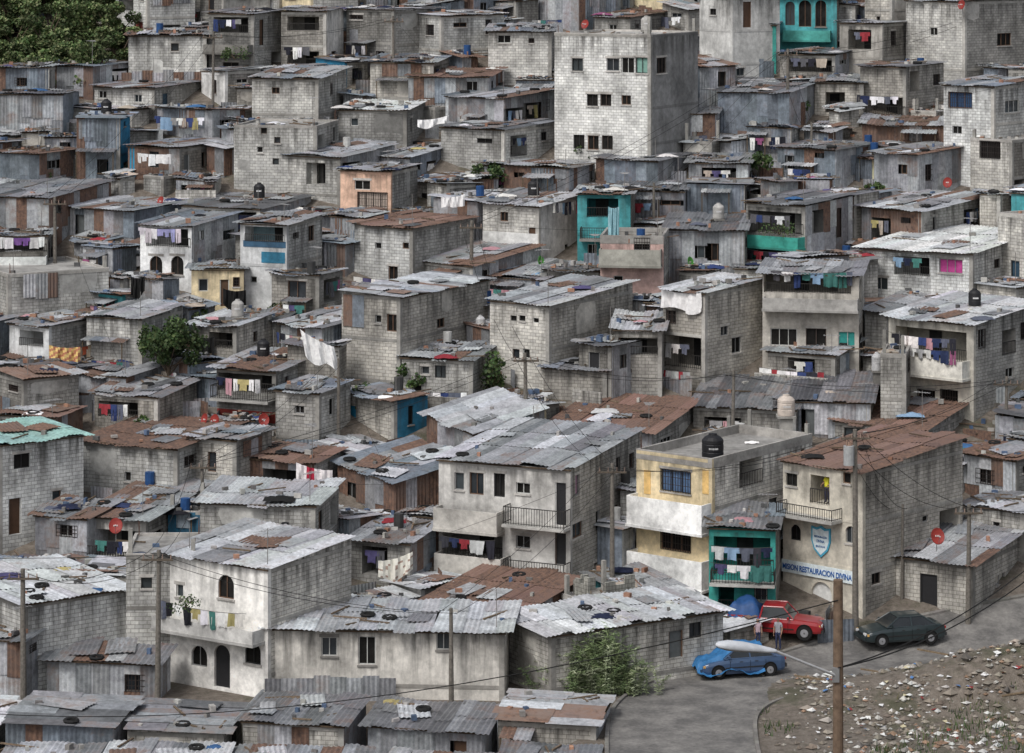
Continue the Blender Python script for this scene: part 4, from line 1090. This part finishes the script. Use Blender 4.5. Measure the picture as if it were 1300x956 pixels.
# ---------------------------------------------------------------- vehicles
def vehicle(name,P,head,col,kind):
    par=empty(name); X,Y=P; g=max(prof(Y),0)+.045
    par.location=(X,Y,g); par.rotation_euler=(0,0,head)
    body=MB(); gl=MB(); wh=MB(); tr=MB()
    if kind=='sedan':
        st=[(-2.2,.38,.62,.72,.62),(-2.12,.26,.66,.9,.78),(-1.9,.22,.72,.98,.84),(-1.25,.2,.76,1.0,.86),(-.3,.2,.76,.96,.87),(.7,.2,.74,.95,.87),(1.3,.2,.7,.86,.85),(1.85,.24,.62,.76,.82),(2.12,.28,.55,.66,.74),(2.2,.4,.5,.56,.55)]
        gh=(-1.65,-.95,.35,1.05,.95,1.40); wx=(-1.32,1.35)
    else:
        st=[(-2.45,.42,.75,.98,.72),(-2.4,.35,.8,1.02,.8),(-1.0,.32,.82,1.02,.84),(-.7,.3,.82,1.02,.85),(.6,.3,.82,1.02,.85),(.95,.3,.8,1.0,.85),(1.6,.32,.78,.95,.84),(2.2,.34,.72,.9,.82),(2.38,.36,.62,.8,.78),(2.45,.45,.55,.62,.62)]
        gh=(-.75,-.6,.45,.98,1.0,1.58); wx=(-1.45,1.55)
    def sec(s):
        x,zl,zm,ztp,w=s
        h=[(w*.93,zl),(w*.985,zl+.12),(w*1.0,zm),(w*.95,ztp-.03),(w*.82,ztp),(w*.3,ztp+.025)]
        return [(x,-a,b) for a,b in h]+[(x,a,b) for a,b in h[::-1]]
    st2=[]
    for i in range(len(st)-1):
        for t in (0,.5): st2.append(tuple(st[i][k]*(1-t)+st[i+1][k]*t for k in range(5)))
    st2.append(st[-1])
    rings=[sec(s) for s in st2]; n=len(rings[0])
    for i in range(len(rings)-1):
        for k in range(n):
            j=(k+1)%n; body.face([rings[i][k],rings[i][j],rings[i+1][j],rings[i+1][k]],'car_paint',col if k!=n-1 else (.02,.02,.02))
    body.face(rings[0],'car_paint',col);body.face(rings[-1][::-1],'car_paint',col)
    bo=body.obj('body',par,smooth=False,weld=True)
    bv=bo.modifiers.new('soft','BEVEL'); bv.width=.03; bv.segments=2; bv.limit_method='ANGLE'; bv.angle_limit=radians(25)
    xb,xt0,xt1,xf,zb,ztp=gh; wb_,wt=(.8,.60) if kind=='sedan' else (.8,.66)
    b=[(xb,-wb_,zb),(xf,-wb_,zb),(xf,wb_,zb),(xb,wb_,zb)]; t=[(xt0,-wt,ztp),(xt1,-wt,ztp),(xt1,wt,ztp),(xt0,wt,ztp)]
    for i in range(4):
        j=(i+1)%4; gl.face([b[i],b[j],t[j],t[i]],'glass',(.015,.018,.02))
    gx=[xt0-.04,xt0+.2,(xt0+xt1)/2,xt1-.2,xt1+.05]; rz=[0,.035,.05,.035,0]
    for i in range(4):
        for (ya,yb2,za,zb2) in ((-wt-.02,-wt*.5,0,.03),(-wt*.5,wt*.5,.03,.03),(wt*.5,wt+.02,.03,0)):
            gl.face([(gx[i],ya,ztp+rz[i]*(.2 if za==0 else 1)+za*.3),(gx[i+1],ya,ztp+rz[i+1]*(.2 if za==0 else 1)+za*.3),(gx[i+1],yb2,ztp+rz[i+1]*(.2 if zb2==0 else 1)+zb2*.3),(gx[i],yb2,ztp+rz[i]*(.2 if zb2==0 else 1)+zb2*.3)],'car_paint',col)
    def strut(A,B,w=.045):
        gl.cyl(A,B,w,w,'car_paint',col,6)
    for sy in (-1,1):
        strut((xb,sy*wb_,zb),(xt0,sy*wt,ztp),.05);strut((xf,sy*wb_,zb),(xt1,sy*wt,ztp),.035)
        strut((xt0,sy*wt,ztp),(xt1,sy*wt,ztp),.035); strut((xb,sy*wb_,zb),(xf,sy*wb_,zb),.03)
        if kind=='sedan': strut((-.3,sy*(wb_+.0),zb),(-.3,sy*wt,ztp),.035)
        gl.box((xf-.3,sy*(wb_+.05)-.05,zb+.03),(.1,0,0),(0,.12*sy,0),(0,0,.12),'car_paint',col)
        for dx in ((-.3,.75,-1.1) if kind=='sedan' else (-.68,.7)):
            tr.box((dx,sy*.868-.004,.35),(.015,0,0),(0,.01,0),(0,0,.5),'rubber',(.01,.01,.01))
        for dx in ((.1,-.7) if kind=='sedan' else (-.3,)): tr.box((dx,sy*.868-.008,.78),(.16,0,0),(0,.02,0),(0,0,.03),'rubber',(.03,.03,.03))
        tr.box((-1.0,sy*.868-.008,.5),(2.0,0,0),(0,.018,0),(0,0,.05),'rubber',(.03,.03,.03))
        fx=st[-2][0]; tr.box((fx-.04,sy*.5-.15,.56 if kind=='sedan' else .66),(.1,0,0),(0,.3,0),(0,0,.12),'glass',(.6,.6,.6))
        tr.box((fx-.12,sy*.74-.04,.56 if kind=='sedan' else .66),(.1,0,0),(0,.08,0),(0,0,.11),'glass',(.6,.35,.1))
        bx=st[0][0]; tr.box((bx-.01,sy*.55-.14,.72),(.1,0,0),(0,.28,0),(0,0,.12),'glass',(.35,.02,.02))
    fx=st[-1][0]; tr.box((fx-.06,-.72,.33),(.12,0,0),(0,1.44,0),(0,0,.17),'rubber',(.04,.04,.04) if kind!='sedan' else tuple(c*.6+.01 for c in col)); tr.box((fx-.02,-.3,.55),(.03,0,0),(0,.6,0),(0,0,.1),'rubber',(.015,.015,.015))
    tr.box((st[0][0]-.06,-.72,.36),(.12,0,0),(0,1.44,0),(0,0,.17),'rubber',(.06,.06,.06)); tr.box((st[0][0]-.07,-.16,.56),(.02,0,0),(0,.32,0),(0,0,.14),'paint',(.6,.6,.6))
    if kind=='pickup':
        for sy in (-1,1): tr.box((-2.42,sy*.78-.03,1.02),(1.6,0,0),(0,.06,0),(0,0,.08),'car_paint',col)
        tr.box((-2.42,-.78,1.02),(.06,0,0),(0,1.56,0),(0,0,.08),'car_paint',col); tr.box((-2.3,-.72,1.03),(1.45,0,0),(0,1.44,0),(0,0,.02),'rubber',(.03,.03,.03))
        tb=MB()
        def tp(i,j):
            u=i/14;v=j/10; x=-2.45+1.75*u; y=-.86+1.72*v
            e=min(u,1-u,v,1-v); h=1.0+.8*min(1,e*4)**.6+.09*sin(u*9+v*5)+.06*sin(v*14)+R.uniform(-.03,.03)
            return (x,y,h if e>0 else .85+.08*sin(i*2+j))
        gq=[[tp(i,j) for j in range(11)] for i in range(15)]
        for i in range(14):
            for j in range(10): tb.face([gq[i][j],gq[i+1][j],gq[i+1][j+1],gq[i][j+1]],'plastic',(.02,.07,.2))
        tb.obj('blue_tarp',par,smooth=True,weld=True)
    for wxx in wx:
        for sy in (-1,1):
            y0=sy*.70;y1=sy*.885; r=.31 if kind=='sedan' else .36
            wh.cyl((wxx,sy*.6,r+.03),(wxx,sy*.873,r+.03),r+.06,r+.06,'rubber',(.008,.008,.008),20)
            wh.cyl((wxx,y0,r),(wxx,y1,r),r,r,'rubber',(.018,.018,.018),20); wh.cyl((wxx,y1-.02*sy,r),(wxx,y1+.012*sy,r),r*.62,r*.55,'paint',(.25,.25,.26),14)
            wh.cyl((wxx,y1,r),(wxx,y1+.03*sy,r),r*.15,r*.12,'paint',(.1,.1,.1),8)
    gl.obj('cabin',par);tr.obj('trim',par);wh.obj('wheels',par); return par
def gp2(px,py): Y=ginv(py); return ((px-650)/F*Y,Y+.9)
vehicle('pickup_truck',gp2(988,820),radians(-14),(.30,.015,.02),'pickup')
vehicle('parked_car',gp2(1146,829),radians(195),(.02,.032,.035),'sedan')
bc=vehicle('parked_car',gp2(940,862),radians(195),(.05,.09,.17),'sedan')
tb=MB()
def tp(i,j):
    u=i/18;v=j/16; x=-1.0+3.4*u; y=-1.06+2.12*v; e=min(v,1-v)
    zc=1.47 if x<.4 else (1.47-(x-.4)*.62 if x<1.1 else 1.04-.2*(x-1.1))
    if x>2.25: zc=.5
    zc+=.06*sin(u*19+v*11)+.05*sin(v*23+u*5)+R.uniform(-.03,.03)
    return (x,y*(1 if e<.12 else (.80 if zc>1.2 else .93)),zc+.02 if e>.13 else (.34+.14*sin(u*10+v*3)+R.uniform(-.07,.07)))
gq=[[tp(i,j) for j in range(17)] for i in range(19)]
for i in range(18):
    for j in range(16): tb.face([gq[i][j],gq[i+1][j],gq[i+1][j+1],gq[i][j+1]],'plastic',(.035,.16,.36))
tb.obj('blue_tarp',bc,smooth=True,weld=True)

# ---------------------------------------------------------------- people
def person(P,rot,shirt,pants,h=1.65,arm=0.,name='standing_person',long_hair=False):
    me=bpy.data.meshes.new('sk'); 
    V=[(0,0,.93),(0,0,1.13),(0,.0,1.33),(0,0,1.46),(0,.015,1.53),(0,.02,1.61),(0,.01,1.69)]; Rr=[(.14,.11),(.13,.1),(.15,.11),(.055,.055),(.06,.065),(.08,.095),(.05,.06)]
    E=[(0,1),(1,2),(2,3),(3,4),(4,5),(5,6)]
    for s in (-1,1):
        n=len(V); V+=[(s*.17,0,1.38),(s*.23,.0,1.12),(s*.22,.08+arm*.15,.9+arm*.2),(s*.21,.11+arm*.2,.82+arm*.25)]; Rr+=[(.06,.06),(.045,.045),(.033,.033),(.036,.02)]
        E+=[(2,n),(n,n+1),(n+1,n+2),(n+2,n+3)]
        n=len(V); V+=[(s*.09,0,.86),(s*.1,.02,.48),(s*.11,-.02,.1),(s*.12,.13,.04)]; Rr+=[(.085,.09),(.06,.06),(.042,.042),(.045,.03)]
        E+=[(0,n),(n,n+1),(n+1,n+2),(n+2,n+3)]
    me.from_pydata(V,E,[]); o=bpy.data.objects.new('tmp',me); scene.collection.objects.link(o)
    md=o.modifiers.new('s','SKIN'); 
    for i,sv in enumerate(me.skin_vertices[0].data): sv.radius=Rr[i]; sv.use_root=(i==0)
    sd=o.modifiers.new('d','SUBSURF'); sd.levels=2; sd.render_levels=2
    dg=bpy.context.evaluated_depsgraph_get(); m2=bpy.data.meshes.new_from_object(o.evaluated_get(dg)); bpy.data.objects.remove(o)
    k=h/1.72; par=empty(name); mb=MB()
    for p in m2.polygons:
        c=p.center; pts=[m2.vertices[i].co*k for i in p.vertices]
        ax=abs(c.x)
        if c.z>1.45: 
            hair=(c.z>1.66 or c.y<-.02 and c.z>1.5); col=(.015,.012,.01) if hair else (.32,.19,.13); mt='cloth' if hair else 'skin'
        elif ax>.15 and c.z<1.22 and c.z>.6: col=(.32,.19,.13);mt='skin'
        elif c.z>.93: col=shirt;mt='cloth'
        elif c.z>.09: col=pants;mt='cloth'
        else: col=(.02,.018,.015);mt='rubber'
        mb.face(pts,mt,col)
    mb.obj('body',par,smooth=True,weld=True)
    fb=MB()
    for s in (-1,1):
        fb.cyl(Vector((s*.03,.105,1.615))*k,Vector((s*.03,.115,1.615))*k,.011,.009,'rubber',(.01,.01,.01),6)
        fb.cyl(Vector((s*.078,.02,1.595))*k,Vector((s*.092,.015,1.615))*k,.02,.012,'skin',(.3,.18,.12),6)
        b=Vector((s*.21,.115+arm*.2,.80+arm*.25))*k
        for i,l in enumerate((.06,.075,.08,.065)):
            q=b+Vector((s*.002,-.03+.02*i,0)); q2=q+Vector((-s*.008,.01,-l*.6)); q3=q2+Vector((-s*.02,.01,-l*.4)); fb.cyl(q,q2,.009,.008,'skin',(.32,.19,.13),5); fb.cyl(q2,q3,.008,.006,'skin',(.32,.19,.13),5)
        fb.cyl(b+Vector((-s*.01,.03,.02)),b+Vector((-s*.035,.055,-.03)),.011,.008,'skin',(.32,.19,.13),5)
    fb.cyl(Vector((0,.105,1.60))*k,Vector((0,.13,1.585))*k,.01,.014,'skin',(.34,.2,.14),6)
    fb.box(Vector((-.022,.105,1.557))*k,(.044,0,0),(0,.008,0),(0,0,.009),'skin',(.25,.09,.08))
    if long_hair: fb.cyl(Vector((0,-.055,1.64))*k,Vector((0,-.09,1.3))*k,.06,.035,'cloth',(.015,.012,.01),8)
    fb.obj('face_and_hands',par)
    par.location=P; par.rotation_euler=(0,0,rot)
def onroad(px,py): Y=ginv(py); X=(px-650)/F*Y; return (X,Y,max(prof(Y),0)+.04)
person(onroad(962,824),radians(200),(.6,.45,.5),(.05,.06,.12),1.55,long_hair=True)
person(onroad(988,826),radians(150),(.3,.3,.33),(.04,.05,.1),1.68)
person(onroad(912,812),radians(240),(.1,.2,.4),(.05,.05,.06),1.6,.6)
person(mp(1045,640,-.35),radians(180)-mis['al'],(.65,.6,.05),(.05,.05,.08),1.6,.8,name='person_on_balcony')

# ---------------------------------------------------------------- rubble, bank vegetation, trees
rb=MB()
def rock(mb,c,s,col):
    c=Vector(c); pts=[]
    for v in ((1,0,0),(0,1,0),(-1,0,0),(0,-1,0),(0,0,1),(0,0,-1)):
        pts.append(c+Vector((v[0]*s*R.uniform(.6,1.3),v[1]*s*R.uniform(.6,1.3),v[2]*s*R.uniform(.4,.8)))+Vector((R.uniform(-.2,.2)*s,R.uniform(-.2,.2)*s,0)))
    for f in ((0,1,4),(1,2,4),(2,3,4),(3,0,4),(1,0,5),(2,1,5),(3,2,5),(0,3,5)): mb.face([pts[i] for i in f],'rock',col)
for _ in range(9000):
    x=R.uniform(11.5,42);y=R.uniform(130,146)
    dens=min(1,(x-11)/7)*(.25+.75*(noise.noise(Vector((x*.5,y*.5,3)))>-.02))
    if R.random()>dens: continue
    s=abs(R.gauss(0,.10))+.03
    rock(rb,(x,y,gz(x,y)+s*.2),s,jit(R.choice([(.28,.25,.21),(.2,.17,.14),(.42,.40,.37),(.6,.6,.58),(.25,.22,.18),(.3,.2,.14),(.12,.11,.1),(.3,.28,.25),(.18,.15,.12)]),.25))
for _ in range(240):
    x=R.uniform(14,40);y=R.uniform(134,145.5); c=Vector((x,y,gz(x,y)+.04)); leafc=R.choice([(.7,.7,.7),(.1,.2,.4),(.25,.05,.05),(.7,.7,.68),(.7,.7,.68),(.5,.45,.3)])
    an=R.uniform(0,6.3); rb.face([c+Vector((cos(an+i*pi/2)*R.uniform(.06,.22),sin(an+i*pi/2)*R.uniform(.06,.22),R.uniform(0,.12))) for i in range(4)],'cloth',leafc)
for _ in range(26):
    x=R.uniform(15,38);y=R.uniform(138,145); an=R.uniform(0,pi); rb.box((x,y,gz(x,y)+.05),(cos(an)*1.6,sin(an)*1.6,R.uniform(-.1,.3)),(-sin(an)*.1,cos(an)*.1,0),(0,0,.07),'wood',(.2,.15,.1))
rb.obj('rubble_heap')
gb=MB()
for _ in range(5000):
    x=R.uniform(11.5,34); y=R.uniform(128,139)
    if noise.noise(Vector((x*.3,y*.3,9)))<.1: continue
    z=gz(x,y); h=R.uniform(.12,.45); an=R.uniform(0,6.3); w=Vector((cos(an),sin(an),0))*.03; t=Vector((R.uniform(-.15,.15),R.uniform(-.15,.15),h))
    gb.face([Vector((x,y,z))-w,Vector((x,y,z))+w,Vector((x,y,z))+t],'leaf',jit(R.choice(GR+[(.12,.11,.05)]),.3))
gb.obj('grass_tufts')
def reed():
    mb=MB(); bx,by=XZ(782,0,142.2)[0]-.9,142.2
    for i in range(190):
        a=R.uniform(0,6.28); sp=R.uniform(.2,2.6)*R.random()**.3; hh=R.uniform(2.,4.3)*(1-.12*sp); px_=R.gauss(0,1.1); p=Vector((bx+px_,by+R.uniform(-.7,.5),-.1)); prev=p; hh*=max(.45,1-.22*abs(px_))
        col=jit(R.choice([(.22,.27,.15),(.14,.19,.09),(.30,.34,.22),(.18,.23,.11)]),.25)
        for k in range(1,9):
            t=k/8; q=p+Vector((cos(a)*sp*t*t,sin(a)*sp*t*t*.5,hh*t-.25*sp*t**4)); mb.cyl(prev,q,.013,.009,'leaf',col,3,False)
            if k>1:
                for _ in range(9):
                    an=R.uniform(0,6.28); d=Vector((cos(an),sin(an),R.uniform(-.3,.6)))*R.uniform(.15,.36); b=prev.lerp(q,R.random()); w=Vector((-sin(an),cos(an),0))*.028
                    mb.face([b-w,b+d*.5+Vector((0,0,.03)),b+w+d,b+w],'leaf',jit(col,.35))
            prev=q
    mb.obj('reed_bush')
reed()
def ptree(name,px,py,yb,w,h,n,s=.2):
    Y=ginv(yb); X,_=XZ(px,0,Y); shrub(name,(X,Y,gz(X,Y)),w,h,n,s=s)
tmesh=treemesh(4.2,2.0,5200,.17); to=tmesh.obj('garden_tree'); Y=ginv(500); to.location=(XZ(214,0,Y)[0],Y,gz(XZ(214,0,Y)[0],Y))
for (px,yb,w,h,n) in [(620,250,1.2,2.2,700),(515,505,1.0,1.8,600),(1110,250,1,1.5,500),(625,510,.6,3,500),(450,520,1,1.4,400),(700,235,1,1.6,500),(960,230,1.2,1.8,600),(1010,155,1,1.6,500),(265,425,.9,1.4,400),(800,205,.9,1.5,400),(60,245,1,1.4,500),(740,205,1,1.2,400),(1120,500,.8,1.4,400),(350,410,.8,1.2,400),(470,240,.9,1.4,400),(175,560,.9,1.4,400)]:
    ptree('shrub',px,0,yb,w,h,n)
shrub('balcony_plants',P3(298,75,ginv(112)-.8),1.3,.7,350); shrub('balcony_plants',P3(990,298,ginv(352)-.9),1.3,.6,300,s=.1); shrub('balcony_plants',P3(235,772,ginv(888)-1),.8,.5,260,s=.09)
FG=[(.10,.15,.055),(.06,.105,.036),(.14,.18,.07),(.19,.21,.10)]
forest=empty('hillside_forest'); meshes=[]
for i in range(4):
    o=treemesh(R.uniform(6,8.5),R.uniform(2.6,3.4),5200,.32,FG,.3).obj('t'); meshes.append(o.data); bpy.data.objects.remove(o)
def addtree(x,y,s):
    o=bpy.data.objects.new('forest_tree',R.choice(meshes)); scene.collection.objects.link(o); o.parent=forest
    o.location=(x,y,gz(x,y)-.4); o.rotation_euler=(0,0,R.uniform(0,6.28)); o.scale=(s*R.uniform(.9,1.15),s*R.uniform(.9,1.15),s*R.uniform(.7,1.1))
y=221.5
while y<330:
    x=-75
    while x<(y*(170-650)/F-1.2 if y<268 else 75):
        addtree(x+R.uniform(-1,1),y+R.uniform(-1,1),R.uniform(.45,.7) if y<235 else R.uniform(.7,1.1)); x+=R.uniform(2.4,3.5) if y<268 else R.uniform(5,8)
    y+=3.0 if y<268 else 9
# ---------------------------------------------------------------- light, camera
SE,SR=radians(52),radians(215)
w=bpy.data.worlds.new('World'); scene.world=w; w.use_nodes=True; nt=w.node_tree
bg=nt.nodes['Background']
sky=nd(nt,'ShaderNodeTexSky',sky_type='NISHITA'); sky.sun_disc=False; sky.sun_elevation=SE; sky.sun_rotation=SR; sky.air_density=1.; sky.dust_density=4.
hs=nd(nt,'ShaderNodeHueSaturation',{'Saturation':.4,'Color':sky.outputs[0]})
nt.links.new(hs.outputs[0],bg.inputs[0]); bg.inputs[1].default_value=.15
sl=bpy.data.lights.new('sun','SUN'); sl.energy=1.5; sl.angle=radians(14); sl.color=(1,.985,.965)
so=bpy.data.objects.new('sun',sl); scene.collection.objects.link(so)
dirv=Vector((-sin(radians(35))*cos(SE),-cos(radians(35))*cos(SE),sin(SE)))
so.rotation_euler=dirv.to_track_quat('Z','Y').to_euler()
cam=bpy.data.cameras.new('camera'); co=bpy.data.objects.new('camera',cam); scene.collection.objects.link(co)
co.location=(0,0,HC); co.rotation_euler=(radians(90),0,0); cam.sensor_fit='HORIZONTAL'; cam.sensor_width=36; cam.lens=F/1300*36; cam.shift_y=-(478-YH)/1300; cam.clip_end=6000; cam.clip_start=.5
scene.camera=co
print('objects',len(bpy.data.objects),'faces',sum(len(m.polygons) for m in bpy.data.meshes))
